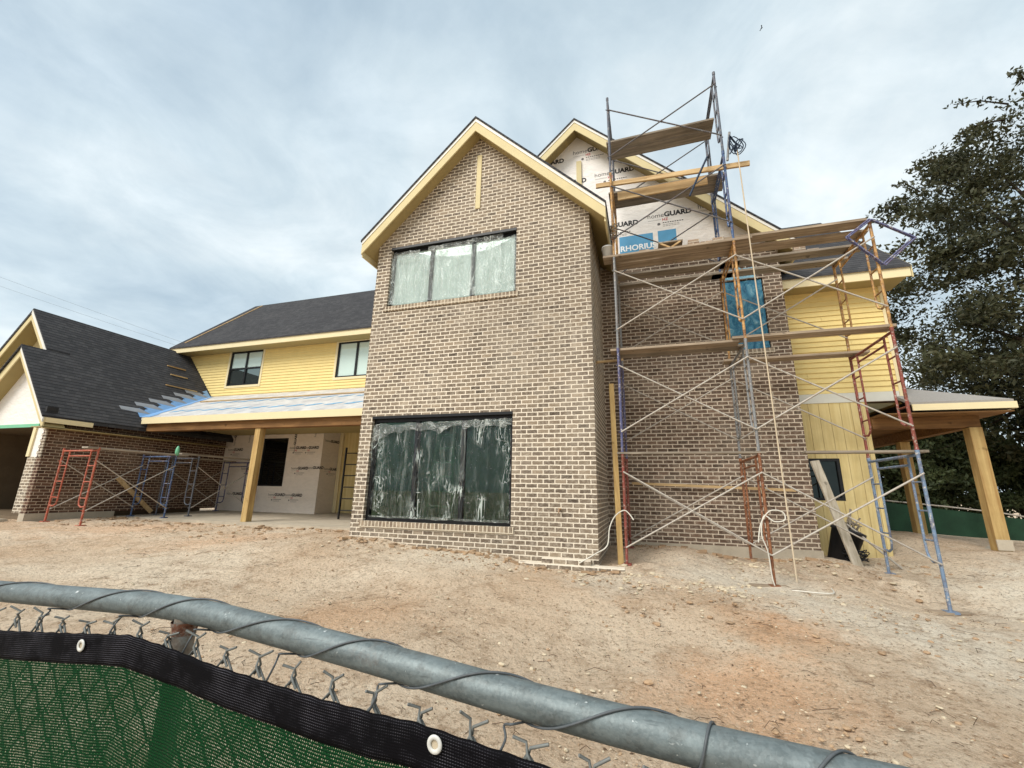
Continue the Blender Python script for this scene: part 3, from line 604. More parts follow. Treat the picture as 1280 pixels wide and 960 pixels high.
bt = MB(); text_mesh(bt, 'RHORIUS', .2, (at_px(774, 316)[0]+.03, GY+.103, at_px(776, 315)[1]), (1, 0, 0), (0, 0, 1), .03); text_mesh(bt, 'IL', .16, (at_px(832, 306)[0], GY+.103, at_px(832, 307)[1]), (1, 0, 0), (0, 0, 1), .03); bt.build('lettering', M['ink_white'], wrap)
# blue filmed window
wb = window('window', BW[0]+.003, BW[1]-.003, BW[2], BW[3], GY+.08, 1, M['pane'], 'upper window wrapped in blue plastic film')
film_sheet(wb, BW[0]+.02, BW[1]-.02, GY+.045, lambda u: BW[3]-.02, lambda u: BW[2]+.02, M['film_blue'], nx_=24, nz_=40, amp=.03)
film_sheet(wb, BW[0]+.1, BW[1]-.12, GY-.0, lambda u: BW[3]+.26+jag(u, 3, .05), lambda u: BW[3]+.02, M['film_blue_light'], nx_=20, nz_=10, amp=.02)
part(MB().box(BW[0]-.05, BW[1]+.05, GY-.03, GY+.1, BW[2]-.1, BW[2]-.001), 'brick_sill', M['rowlock'])

# lap siding
def laps(mb, x0, x1, z0, z1, Y, expo, holes=(), clip=None):
    n = int(round((z1-z0)/expo)); e = (z1-z0)/n
    for k in range(n):
        a, b = z0+k*e, z0+(k+1)*e; segs = [(x0, x1)]
        if clip: segs = [(max(x0, clip((a+b)/2)), x1)]
        for h in holes:
            if h[2] < b-1e-4 and h[3] > a+1e-4:
                ns = []
                for (p, q) in segs:
                    if h[1] <= p or h[0] >= q: ns.append((p, q)); continue
                    if h[0] > p: ns.append((p, h[0]))
                    if h[1] < q: ns.append((h[1], q))
                segs = ns
        js = [x0+((k*1.37) % 3.66)+3.66*i for i in range(8)]; cut = []
        for (p, q) in segs:
            for j in js:
                if p+.2 < j < q-.2: cut.append((p, j-.002)); p = j+.003
            cut.append((p, q))
        for (p, q) in cut:
            if q-p < .01: continue
            mb.add([(p, Y-.024, a), (q, Y-.024, a), (q, Y-.003, b), (p, Y-.003, b), (p, Y+.02, a), (q, Y+.02, a), (q, Y+.02, b), (p, Y+.02, b)],
                   [(0, 1, 2, 3), (0, 4, 5, 1), (1, 5, 6, 2), (3, 7, 4, 0), (2, 6, 7, 3), (5, 4, 7, 6)])
# left wing, upper wall
WY = 12.5
w1 = (-15.89, -14.25, 3.86, 5.27); w2 = (-10.7, -9.06, 3.9, 5.25)
mb = MB(); laps(mb, -18.7, TX0, 3.38, 5.4, WY, .115, [w1, w2], clip=lambda z: -17.1-(z-3.46)/1.11+.12)
part(mb, 'siding', M['siding'], label='yellow lap siding of the left upper storey')
bk = MB(); rect_wall(bk, 'x', WY+.022, WY+.2, -19, TX0, 2.9, 5.9, [w1, w2]); part(bk, 'wall', M['interior'])
part(MB().prism([(-17.07, 3.4), (-16.93, 3.4), (-18.82, 5.5), (-18.96, 5.5)], 1, WY-.05, WY-.018), 'trim_board', M['trim'])
window('window', *w1, WY+.0, 2, M['pane'], 'pair of black sash windows in the yellow wall', rails=True, trim=WY)
window('window', *w2, WY+.0, 2, M['pane_up'], trim=WY)
def eave_roof(x0, x1, ye, ze, yr, zr, name, yb=None, label=None):
    """ridge along x; front eave at (ye, ze), ridge at (yr, zr), back slope"""
    yb = yb or 2*yr-ye; t = .13
    t = .05; r = MB(); r.prism([(ye-.03, ze-.03), (yr, zr), (yb, ze), (yb, ze-t), (yr, zr-t), (ye-.03, ze-.03-t)], 0, x0, x1); R_ = part(r, name, M['shingle'], label=label)
    MB().box(x0+.01, x1-.01, ye+.002, ye+.035, ze-t-.22, ze-t-.012).build('eave_fascia', M['trim'], R_)
    MB().box(x0+.05, x1-.05, ye+.037, ye+.75, ze-t-.2, ze-t-.18).build('soffit', M['soffit'], R_)
    for (x, sg) in ((x0, 1), (x1, -1)):
        f = MB(); a, b = sorted((x-sg*.025, x-sg*.001)); f.prism([(ye, ze-.02), (yr, zr-.02), (yr, zr-.3), (ye, ze-.3)], 0, a, b); f.prism([(yr, zr-.02), (yb, ze-.02), (yb, ze-.3), (yr, zr-.3)], 0, a, b); f.build('rake_fascia', M['fascia'], R_)
    return R_
lr = eave_roof(-18.62, -5.5, 11.9, 5.52, 15.4, 8.9, 'roof', label='black shingle roof of the left wing')
cp = MB(); cp.beam((-18.2, 12.15, 5.77), (-18.05, 15.3, 8.82), .07, .03, (1, 0, 0)); cp.build('batten', M['wood_y'], lr)
# porch back wall, alcove
DW = (-13.55, -12.4, .03, 1.74)
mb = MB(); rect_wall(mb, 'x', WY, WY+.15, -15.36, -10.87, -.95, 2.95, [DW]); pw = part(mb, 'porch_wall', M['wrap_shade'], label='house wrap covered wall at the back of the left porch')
wrap_print(pw, WY-.004, [(-12.3, 1.34, .13, 1), (-11.75, 1.34, .13, 1), (-12.1, .62, .13, 1), (-11.45, .64, .13, 0), (-12.95, -.3, .13, 1), (-12.2, -.3, .13, 1), (-15.2, 1.3, .13, 1), (-14.4, .6, .13, 1), (-14.9, -.3, .13, 0), (-13.9, 1.9, .13, 0)])
wrap_print(pw, WY-.004, [(-12.05, 1.2, .13, 0), (-11.2, 1.75, .13, 0), (-14.9, 1.5, .13, 0), (-14.2, 1.6, .13, 0)], (0, 0, 1), (-1, 0, 0))
window('window', *DW, WY+.03, 1, M['pane_black'], 'dark glazed opening in the porch wall')
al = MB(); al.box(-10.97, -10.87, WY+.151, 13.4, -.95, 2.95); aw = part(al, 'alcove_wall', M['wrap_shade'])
wrap_print(aw, 0, [(13.05, .62, .13, 1), (12.95, 1.6, .13, 0)], (0, 1, 0), (0, 0, 1), at=lambda y, z: (-10.866, y-.35, z))
part(MB().box(-10.86, TX0, 13.4, 13.5, -.95, 2.95), 'alcove_wall', M['siding_board'])
tb = MB(); tb.box(-10.85, -10.7, 13.33, 13.397, -.9, 2.9); part(tb, 'trim_board', M['trim'])
part(MB().box(-10.0, -9.0, 13.34, 13.397, -.85, 1.25), 'door', M['interior'], label='plain unpainted door panel at the back of the porch')
# left porch: slab, post, beam, roof
PF = 9.34
sl = MB(); sl.prism([(9.3, -.93), (13.4, -.84), (13.4, -1.5), (9.3, -1.5)], 0, -15.3, TX0-.01); part(sl, 'porch_slab', M['concrete'], label='raised concrete slab of the left porch')
part(MB().box(-10.62, -10.43, 9.45, 9.64, -.93, 1.62), 'porch_post', M['wood_v'], label='square timber post of the left porch', bevel=.008)
part(MB().box(-15.0, TX0, 9.42, 9.66, 1.62, 1.86), 'porch_beam', M['beam'], bevel=.005)
pr = MB(); xa, xb, xc = -15.2, -16.6, TX0-.01
pr.add([(xa, PF, 2.05), (xc, PF, 2.05), (xc, WY-.02, 3.46), (xb, WY-.02, 3.46), (xa, PF, 1.98), (xc, PF, 1.98), (xc, WY-.02, 3.39), (xb, WY-.02, 3.39)], [(0, 1, 2, 3), (7, 6, 5, 4), (0, 4, 5, 1), (1, 5, 6, 2), (2, 6, 7, 3), (3, 7, 4, 0)])
PR = part(pr, 'porch_roof', M['underlay'], label='porch roof covered in white underlayment with blue marks')
MB().box(-15.1, TX0-.02, PF-.04, PF-.002, 1.84, 2.035).build('eave_fascia', M['trim'], PR)
MB().box(-14.95, TX0-.02, PF+.0, WY-.05, 1.87, 1.89).build('soffit', M['soffit'], PR)
mk = MB(); sl_ = (3.46-2.05)/(WY-.02-PF); L_ = math.hypot(1, sl_)
for j in range(2):
    for k in range(16):
        y = PF+.55+1.1*j; x = -14.9+.68*k+.2*j; z = 2.05+sl_*(y-PF)+.006
        for (dx, w, dy) in ((0, .3, 0), (.16, .28, .09)): mk.add([(x+dx, y+dy, z+sl_*dy), (x+dx+w, y+dy+.05, z+sl_*(dy+.05)), (x+dx+w+.08, y+dy+.20, z+sl_*(dy+.20)), (x+dx+.05, y+dy+.13, z+sl_*(dy+.13))], [(0, 1, 2, 3)])
mk.build('printed_marks', M['ink_blue'], PR)
bt_ = MB(); bt_.beam((-15.6, 11.4, 2.97+.02), (-7.4, 11.5, 3.02+.02), .09, .035); bt_.build('batten', M['wood'], PR)
# membrane strip and step flashings where the porch roof meets the garage roof
GS = 1.11
def groof(x): return 1.71+GS*(-15.0-x)
mv = MB(); pts = []
for k in range(13):
    t = k/12; y = PF+t*(WY-.1-PF); z = 2.05+sl_*(y-PF); xg = -15.0-(z-1.71)/GS
    pts += [(xg-.24, y, groof(xg-.24)+.024), (xg+.02, y, z+.02), (xg+.46-.25*t+.06*math.sin(k*2.1), y, z+.012)]
mv.add(pts, [(3*k+j, 3*k+j+1, 3*k+j+4, 3*k+j+3) for k in range(12) for j in range(2)]); mv.build('membrane', M['underlay_blue'], PR)
fl = MB(); sd_ = MB()
for k in range(6):
    t = (k+.3)/6; y = PF+t*(WY-.1-PF); z = 2.05+sl_*(y-PF); xg = -15.0-(z-1.71)/GS
    def G(x, y_, o): return (x, y_, groof(x)+o)
    x1_, x2_ = xg-.10, xg-.20
    for m_, q in ((fl, [G(x2_, y-.62, .03), G(x1_, y-.60, .03), G(x1_+.06, y+.30, .045), G(x2_, y-.05, .035)]), (sd_, [G(x2_-.02, y-.05, .028), G(x1_+.04, y+.26, .038), G(x1_-.10, y+.30, .032), G(x2_-.14, y-.02, .028)])):
        m_.add(q+[tuple(Vector(p)-Vector((0, 0, .01))) for p in q], [(0, 1, 2, 3), (7, 6, 5, 4), (0, 4, 5, 1), (1, 5, 6, 2), (2, 6, 7, 3), (3, 7, 4, 0)])
sd_.build('step_shingle', M['shingle'], GRF_ if False else PR)
fl.build('step_flashing', M['flash'], PR)

# garage wing
GX = -15.36
mb = MB(); mb.box(GX-.2, GX, 7.3, WY, -.785, 1.93); part(mb, 'garage_brick_wall', M['brick_shaded'], label='brick side wall of the garage wing, shade in its colour')
part(MB().box(GX-.22, GX+.015, 7.28, 9.29, -1.4, -.787), 'foundation', M['concrete'])
mb = MB(); mb.box(GX-.58, GX-.201, 7.3, 7.5, -.785, .66)
for k in range(12): mb.box(GX-.2, GX-.001-.0*k, 7.278, 7.298, .66+.0795*k, .66+.0795*k+.07) if k % 2 else mb.box(GX-.11, GX-.001, 7.278, 7.298, .66+.0795*k, .66+.0795*k+.07)
part(mb, 'garage_pier', M['brick'], label='pale brick pier at the garage corner, unfinished at the top')
fw_ = MB(); fw_.box(GX-.5, GX-.201, 7.31, 7.45, .661, 1.6); fw_.prism([(-20.2, 1.55), (GX+.05, 1.55), (GX+.05, 1.62), (-16.9, 3.42), (-20.2, 1.75)], 1, 7.31, 7.45)
part(fw_, 'garage_gable_wrap', M['wrap'], label='plain white wrap on the low garage gable')
part(MB().box(-20.3, GX-.45, 7.28, 7.308, 1.47, 1.56), 'opening_trim', M['green_bottle'])
part(MB().box(GX-.62, GX-.5, 7.27, 7.40, .67, 1.46), 'opening_trim', M['trim'])
gi = MB(); gi.box(-21, GX-.205, 12, 12.1, -1, 1.6); gi.box(GX-.3, GX-.21, 7.55, 12, -.9, 1.6); gi.box(-21, GX-.21, 7.5, 12, 1.58, 1.64); gi.box(-21, -20.9, 7.5, 12, -.9, 1.6); gi.box(-21, GX-.21, 7.5, 12, -1.02, -.88)
part(gi, 'garage_interior', M['interior'])
def garage_roof(cx, z, yv, yend, name, label):
    xr = -15.0; zr = z-GS*(xr-cx); xl = 2*cx-xr; t = .12
    t = .055; r = MB(); r.prism([(xl, zr), (cx, z), (xr, zr), (xr, zr-t), (cx, z-t), (xl, zr-t)], 1, yv-.03, yend); R_ = part(r, name, M['shingle'], label=label)
    o1, o2 = t+.002, t+.30
    f = MB()
    f.prism([(xl, zr-o1), (cx, z-o1), (cx, z-o2), (xl, zr-o2)], 1, yv+.02, yv+.05); f.prism([(cx, z-o1), (xr, zr-o1), (xr, zr-o2), (cx, z-o2)], 1, yv+.02, yv+.05); f.build('rake_fascia', M['fascia'], R_)
    g = MB(); g.prism([(cx, z-o1), (xr, zr-o1), (xr, zr-o1-.13), (cx, z-o1-.13)], 1, yv-.012, yv+.018); g.build('drip_edge', M['drip'], R_)
    s_ = MB(); s_.prism([(xl, zr-o2+.06), (cx, z-o2+.06), (cx, z-o2+.03), (xl, zr-o2+.03)], 1, yv+.052, yv+.5); s_.prism([(cx, z-o2+.06), (xr, zr-o2+.06), (xr, zr-o2+.03), (cx, z-o2+.03)], 1, yv+.052, yv+.5); s_.build('soffit', M['soffit'], R_)
    e_ = MB(); e_.box(xr-.03, xr-.002, yv+.055, min(yend, PF+.3), zr-t-.13, zr-t-.002); e_.build('eave_fascia', M['trim'], R_)
    return R_
gr2 = garage_roof(-16.9, 3.83, 6.95, 8.05, 'garage_roof', 'low front gable roof of the garage wing')
part(MB().box(-15.45, -15.0, 6.97, 12.3, 1.41, 1.43), 'soffit', M['soffit'])
# main garage roof: the right slope runs on behind the low gable
r = MB(); cx, z = -18.25, 5.335
def strip(y0, y1, x_hi, x_lo):
    for_x = lambda x: z-GS*abs(x-cx)
    r.add([(x_hi, y0, for_x(x_hi)), (x_lo, y0, for_x(x_lo)), (x_lo, y1, for_x(x_lo)), (x_hi, y1, for_x(x_hi)), (x_hi, y0, for_x(x_hi)-.12), (x_lo, y0, for_x(x_lo)-.12), (x_lo, y1, for_x(x_lo)-.12), (x_hi, y1, for_x(x_hi)-.12)],
          [(0, 1, 2, 3), (7, 6, 5, 4), (0, 4, 5, 1), (1, 5, 6, 2), (2, 6, 7, 3), (3, 7, 4, 0)])
strip(7.5, 12.49, cx, -16.95); strip(8.052, 12.48, -16.952, -15.0); strip(7.5, 12.49, cx, -21.4)
GRF = part(r, 'garage_roof', M['shingle'], label='large dark shingle roof slope of the garage wing')
f = MB(); f.prism([(cx, z-.122), (-16.95, z-GS*1.3-.122), (-16.95, z-GS*1.3-.38), (cx, z-.38)], 1, 7.52, 7.55); f.prism([(cx, z-.122), (-21.4, z-GS*3.15-.122), (-21.4, z-GS*3.15-.38), (cx, z-.38)], 1, 7.52, 7.55); f.build('rake_fascia', M['fascia'], GRF)
f = MB(); f.prism([(cx, z-.06), (-16.95, z-GS*1.3-.06), (-16.95, z-GS*1.3-.19), (cx, z-.19)], 1, 7.488, 7.499); f.build('drip_edge', M['drip'], GRF)
f = MB(); f.prism([(cx, z-.33), (-16.95, z-GS*1.3-.33), (-16.95, z-GS*1.3-.36), (cx, z-.36)], 1, 7.552, 8.0); f.prism([(cx, z-.33), (-21.4, z-GS*3.15-.33), (-21.4, z-GS*3.15-.36), (cx, z-.36)], 1, 7.552, 8.0); f.build('soffit', M['soffit'], GRF)
gw = MB(); laps(gw, -21, -16.9, 2.0, 3.6, 8.0, .15); gw.prism([(-21, 3.6), (-16.9, 3.6), (-16.9, 3.72), (cx, z-.35), (-21, 2.2)], 1, 8.0, 8.05); part(gw, 'gable_siding', M['fascia'])
part(MB().box(-15.02, -14.97, 6.96, 7.2, 1.80, 1.95), 'roof_bracket', M['dark'])
tbm = MB()
for (xa, ya, xb, yb) in ((209, 457, 232, 464), (213, 468, 234, 474), (207, 481, 245, 489)):
    def onroof(x, y):
        d = ray(x, y); k = (1.71-GS*15.0+.02)/(d.z+GS*d.x); return d*k
    a, b = onroof(xa, ya), onroof(xb, yb); b.x = a.x; b.z = a.z
    part(MB().beam(a, b, .09, .04), 'toe_board', M['wood_y'])

# right wing
RY = 10.4
vw = (2.98, 3.72, -.05, .785)
mb = MB(); laps(mb, 2.93, 4.93, 2.13, 4.45, RY, .117); part(mb, 'siding', M['siding'], label='yellow lap siding of the right upper storey')
part(MB().box(2.8, 5.04, RY+.022, RY+.2, 1.93, 4.7), 'wall', M['interior'])
part(MB().box(4.93, 5.045, RY-.03, RY+.02, 1.93, 4.45), 'corner_board', M['trim'], bevel=.004)
part(MB().box(2.93, 4.928, RY-.024, RY+.02, 1.93, 2.128), 'band_board', M['band'], bevel=.004)
part(MB().box(4.9, 5.04, RY+.2, 17, 1.9, 4.7), 'wall', M['siding'])
vb = MB(); x = 2.93
while x < 4.33:
    x1 = min(x+.19, 4.34)
    rect_wall(vb, 'x', RY-.01, RY+.02, x, x1-.007, -1.3, 1.93, [(vw[0]-.0, vw[1], vw[2], vw[3])] if x < vw[1] else []); x += .19
part(vb, 'board_siding', M['siding_board'], label='pale yellow upright boards on the right ground floor')
bk = MB(); rect_wall(bk, 'x', RY+.022, RY+.2, 2.8, 4.34, -1.3, 1.93, [vw]); part(bk, 'wall', M['interior']); part(MB().box(4.2, 4.34, RY+.201, 15, -1.3, 1.93), 'wall', M['siding_board'])
window('window', *vw, RY+.0, 1, M['pane_black'], 'small dark window beside the brick corner')
rr = eave_roof(2.0, 5.34, 9.95, 4.69, 13.5, 8.0, 'roof', label='black shingle roof of the right wing')
# right porch
px1, py0, pz = 6.36, 9.9, 1.80; hx = 1.4
hr = MB(); hz = pz+.47*hx; t = .06
v = [(4.85, py0, pz), (px1, py0, pz), (px1, 15.5, pz), (px1-hx, py0+hx, hz), (px1-hx, 15.5, hz), (4.85, py0+hx, hz)]
v = v+[(a, b, c-t) for a, b, c in v]
hr.add(v, [(0, 1, 3, 5), (1, 2, 4, 3), (11, 9, 7, 6), (9, 10, 8, 7), (0, 6, 7, 1), (1, 7, 8, 2), (0, 5, 11, 6), (5, 3, 9, 11), (3, 4, 10, 9), (2, 8, 10, 4)])
sh = NT('grey_shingles'); shc = sh.mix(sh.noise(40, 4, .8), lin(120, 116, 112), lin(168, 162, 154)); sh.done(shc, .9); M['grey_shingle'] = sh.m
HR = part(hr, 'porch_roof', M['grey_shingle'], label='low grey roof of the right porch')
MB().box(4.85, px1+.02, py0-.03, py0-.002, pz-.165, pz-.045).box(px1+.002, px1+.03, py0, 15.5, pz-.165, pz-.045).build('eave_fascia', M['trim'], HR)
MB().box(4.36, px1-.02, py0+.01, 15.4, pz-.22, pz-.20).build('soffit', M['beam'], HR)
part(MB().box(4.36, 6.06, RY-.07, RY+.08, 1.36, 1.575).box(5.87, 6.05, RY+.081, 15.3, 1.36, 1.575), 'porch_beam', M['beam'])
part(MB().box(5.86, 6.06, RY-.1, RY+.1, -.86, 1.355), 'porch_post', M['wood_v'], label='front timber post of the right porch', bevel=.008)
part(MB().box(5.86, 6.06, 12.75, 12.95, -.86, 1.355), 'porch_post', M['wood_v'], label='rear shaded timber post of the right porch', bevel=.008)
part(MB().box(5.85, 6.07, RY-.125, RY-.102, -.84, -.66), 'post_base', M['concrete'])
ps = MB(); ps.box(4.45, 6.5, 11.0, 15.5, -1.6, -.87); part(ps, 'porch_slab', M['concrete'], label='concrete slab of the right porch')
# faucet on the tower wall
fx = onY(700, 637, TY-.01); fc = MB(); fc.tube([fx, fx-Vector((0, .09, 0)), fx-Vector((0, .12, .05))], .012, 8); fc.lathe((fx.x, fx.y-.05, fx.z+.01), [(.0, 0), (.03, 0), (.03, .012), (0, .012)], 10)
part(fc, 'faucet', M['s_yel'])

# ------------------------------------------------------------------ scaffolds
def tube_frame(T, pa, pb, zb, zt, mat, base=(None, None), label=None, hdr2=True):
    """mason's frame: two legs, header, inner ladder tubes curving back into the legs"""
    pa, pb = Vector((pa[0], pa[1], 0)), Vector((pb[0], pb[1], 0)); W = (pb-pa).length; d = (pb-pa)/W
    P = lambda a, z: (pa+d*a)+Vector((0, 0, z))
    f = MB(); r = .023
    for a, b in ((0, base[0]), (W, base[1])):
        f.tube([P(a, zb if b is None else b), P(a, zt)], r, 10)
        if b is not None: q = P(a, b); f.box(q.x-.07, q.x+.07, q.y-.07, q.y+.07, b-.02, b+.008)
        else: f.tube([P(a, zb-.02), P(a, zb+.06)], r*1.2, 10)
    f.tube([P(0, zt-.035), P(W, zt-.035)], r, 10)
    for a in (0, W):
        f.tube([P(a, zt-.03), P(a, zt+.035)], r*1.22, 10)
        for zz in (zt-.30, zt-1.52): q = P(a, zz); f.tube([q-Vector((.045, .045, 0))*.9, q+Vector((.045, .045, 0))*.9], .009, 6)
    F_ = f.build('frame', mat, T, label)
    for sgn, a0 in ((1, 0), (-1, W)):
        l = MB(); ai = a0+sgn*.27
        l.tube([P(ai, zt-.05), P(ai, zb+.55), P(ai-sgn*.03, zb+.46), P(ai-sgn*.12, zb+.41), P(a0+sgn*.01, zb+.43)], r*.78, 8)
        for k in range(3): zz = zt-.42-.40*k; l.tube([P(a0, zz), P(ai, zz)], r*.6, 6)
        l.build('ladder_section', mat, F_)
    if hdr2: MB().tube([P(.27, zt-.17), P(W-.27, zt-.17)], r*.8, 8).build('lower_header', mat, F_)
    return F_
def cross(T, p, q, zt, mat, drop=1.22, top=.30):
    """X brace between two legs (given as xy), pinned at its middle"""
    b = MB(); r = .0135
    A, B = Vector((p[0], p[1], zt-top)), Vector((q[0], q[1], zt-top)); C, D = Vector((p[0], p[1], zt-top-drop)), Vector((q[0], q[1], zt-top-drop))
    o = Vector((0, -.03, 0)) if abs(p[0]-q[0]) > abs(p[1]-q[1]) else Vector((.03, 0, 0))
    b.tube([A+o, D+o], r, 8); b.tube([C+o*1.9, B+o*1.9], r, 8); mid = (A+D)/2; b.tube([mid+o*.8, mid+o*2.2], .02, 8); b.build('cross_brace', mat, T)
SX = [-.41, 1.70, 3.75]; FY, BY = 7.75, 9.25; LV = [-1.25, .67, 2.57, 4.47, 6.37, 8.28]
ts = thing('scaffold', (1.7, 8.5, -1.2), 'tall two-bay scaffold of rusty, blue and yellow tube frames before the recessed brick wall', 'scaffold', 'steel scaffolds')
cols = [['s_red', 's_navy', 's_grey', 's_yel', 's_dark'], ['s_rust', 's_grey', 's_yel', 's_blue', 's_dark'], ['s_pale', 's_red', 's_yel']]
names = dict(s_pale='pale flaking blue', s_red='red', s_navy='faded navy', s_blue='blue', s_yel='rusty yellow', s_dark='dark grey', s_rust='rust covered', s_grey='bare grey')
for i, cs in enumerate(cols):
    for k, cc in enumerate(cs):
        b = (gz(SX[i], FY)+.02, gz(SX[i], BY)+.02) if k == 0 else (None, None)
        tube_frame(ts, (SX[i], FY), (SX[i], BY), LV[k], LV[k+1], M[cc], b, names[cc]+' scaffold frame')
for k in range(5):
    for yy in (FY, BY): cross(ts, (SX[0], yy), (SX[1], yy), LV[k+1], M['brace'] if k < 3 else M['brace_dark'])
for k in range(3):
    for yy in (FY, BY): cross(ts, (SX[1], yy), (SX[2], yy), LV[k+1], M['brace'])
for (i, yy) in ((1, FY), (2, BY)): pass
# timber pads under feet
def pad(x, y, label):
    z = gz(x, y); solo(MB().beam((x-.28, y-.03, z+.005), (x+.24, y+.05, z+.0), .16, .035), 'base_pad', M['plank'], label, 'timber pad', 'timber pads under the scaffold feet', .004)
pad(SX[1]-.05, FY, 'short brown timber pad under the rusty middle front leg'); pad(SX[1]+.02, BY, 'short timber pad under the middle rear leg near the wall'); pad(SX[2]+.02, FY, 'short timber pad under the foremost blue leg out on the dirt'); pad(SX[2]-.02, BY, 'short timber pad under the blue frame rear leg by the right porch')

def plank(x0, x1, y0, w, z, label, mat='plank', th=.045, dz=0, dy=0):
    m_ = MB(); m_.beam((x0, y0+w/2, z+th/2), (x1, y0+w/2+dy, z+th/2+dz), w, th)
    return solo(m_, 'scaffold_plank', M[mat], label, 'plank', 'timber planks on the scaffolds', .004)
zA, zB, zC, zD = LV[1], LV[2], LV[3], LV[4]
plank(-.62, 2.0, 7.72, .27, zC, 'front plank of the left bay deck holding the bucket and brick stacks')
plank(-.5, 1.95, 8.02, .26, zC+.002, 'second plank back on the left bay brick deck')
plank(-.5, 1.95, 8.52, .26, zC, 'left bay deck plank just in front of the wrapped gable', 'plank_grey')
plank(-.45, 1.9, 8.99, .22, zC, 'rearmost left bay deck plank against the recessed brick', 'plank_grey')
plank(1.55, 3.72, 7.735, .26, zC+.048, 'front plank of the right bay deck overlapping the left one')
plank(1.6, 3.85, 8.02, .25, zC, 'second plank back on the right bay deck')
plank(1.6, 4.0, 8.50, .27, zC, 'right bay deck plank above the blue window', 'plank_grey')
plank(1.5, 3.9, 8.97, .24, zC, 'rearmost right bay deck plank below the black roof edge', 'plank_grey')
plank(-.55, 1.62, 7.78, .26, zB, 'front mid-height plank in the left bay crossing the recessed brick')
plank(-.5, 1.75, 8.06, .24, zB, 'inner mid-height plank in the left bay behind the front one', 'plank_grey')
plank(1.5, 3.82, 7.735, .26, zB+.046, 'mid-height front plank in the right bay crossing the blue window sill', 'plank')
plank(1.55, 3.95, 8.95, .26, zB, 'mid-height rear plank in the right bay close to the yellow siding', 'plank')
plank(-.5, 1.8, 7.72, .13, zA, 'thin pale plank low in the left bay at eye height', 'plank_grey', .035)
plank(2.35, 3.9, 7.76, .2, zA, 'thin pale plank low in the right bay beside the small dark window', 'plank_grey', .035)
plank(-.5, 1.85, 8.35, .27, zD, 'wide grey plank above the house wrap lettering, front of its pair', 'plank_grey')
plank(-.5, 1.85, 8.64, .27, zD+.001, 'wide grey plank above the house wrap lettering, rear of its pair', 'plank_grey')
p0, p1 = onY(772, 246, 8.0), onY(884, 225, 8.0)
solo(MB().beam((p0.x, 8.0, p0.z), (p1.x, 8.0, p1.z), .04, .19), 'scaffold_plank', M['wood'], 'yellow board standing on edge as a toe board high on the scaffold', 'board', 'timber planks on the scaffolds', .004)
p0, p1 = onY(745, 233, 7.82), onY(937, 204, 7.82)
solo(MB().beam((p0.x, 7.82, p0.z), (p1.x, 7.82, p1.z), .045, .1), 'guard_rail', M['wood'], 'long yellow timber rail sticking out right past the upper frame', 'board', None, .004)
plank(-.5, 1.72, 8.25, .27, 7.62, 'topmost plank against the sky, front of its pair', 'plank_grey', dz=.03)
plank(-.5, 1.72, 8.54, .27, 7.622, 'topmost plank against the sky, rear of its pair', 'plank_grey', dz=.03)
p0, p1 = onY(745, 453, 8.0), onY(777, 450, 8.6)
solo(MB().beam(p0, p1, .09, .04), 'scrap_board', M['wood'], 'short yellow board end poking into the brick tower side', 'board', None, .003)
# leaning 2x4 in the brick corner, long pale prop board on the right
a, b = onY(764, 480, 8.1), onY(776, 700, 7.75); b.z = gz(b.x, b.y)
solo(MB().beam(b, a, .09, .045), 'leaning_timber', M['wood_v'], 'upright yellow timber leaning in the corner beside the red frame', 'timber', None, .004)
a, b = onY(1018, 576, 9.52), onY(1074, 712, 9.3); b.z = gz(b.x, b.y)-.02
solo(MB().beam(b, a, .16, .04, (1, .3, 0)), 'leaning_board', M['plank_v'], 'pale grey board leaning on the right brick corner', 'board', None, .004)
p0, p1 = onY(790, 604, 9.5), onY(995, 613, 9.5)
solo(MB().beam(p0, p1, .035, .05), 'ledger_strip', M['wood'], 'thin yellow strip fixed level across the lower recessed brick wall', 'timber strip', None, .003)
# folded blue braces hung on the right top frame
fb = MB(); Y_ = FY-.05
q = [onY(1086, 274, Y_), onY(1057, 297, Y_), onY(1103, 331, Y_), onY(1141, 297, Y_-.1)]
for i, (a, b) in enumerate(((0, 1), (1, 2), (2, 3), (0, 3))): fb.tube([q[a], q[b]], .015, 8); fb.tube([q[a]+Vector((.02, -.035, -.03)), q[b]+Vector((.02, -.035, -.02))], .013, 8)
solo(fb, 'folded_brace', M['s_navy'], 'folded blue braces hanging as a diamond on the right top frame', 'scaffold brace')
# bucket, brick stacks, mortar board on the deck
bq = onY(755, 311, 7.9); dk = zC+.046
bk_ = thing('bucket', (-.53, 7.86, dk), 'white plastic bucket on the left end of the brick deck', 'bucket'); MB().lathe((-.53, 7.86, dk), [(0, .005), (.095, .005), (.11, .22), (.118, .22), (.118, .25), (.108, .25), (.09, .03), (0, .03)], 20).build('body', M['bucket'], bk_)
MB().tube([(-.53+.12*math.cos(t), 7.86-.02, dk+.22-.13*math.sin(t)) for t in np.linspace(0, math.pi, 12)], .004, 6).build('handle', M['steel_wire'], bk_)
def bricks(x, y, rows, label):
    b = MB()
    for (i, j, k) in rows:
        ox = x+i*.205+.015*rng.random(); b.box(ox, ox+.193, y+j*.1, y+j*.1+.09, dk+k*.07, dk+k*.07+.067)
    solo(b, 'brick_stack', M['loose'], label, 'bricks', 'brick stacks on the deck', .004)
bricks(.95, 7.8, [(0, 0, 0), (1, 0, 0), (0, 1, 0), (1, 1, 0), (0, 0, 1), (0, 1, 1)], 'stepped stack of loose bricks left of the blue leg')
bricks(1.38, 7.85, [(0, 0, 0), (0, 1, 0), (0, 0, 1)], 'smallest pile of loose bricks touching the blue leg')
bricks(.05, 7.8, [(0, 0, 0)], 'single dark brick near the bucket end of the deck')
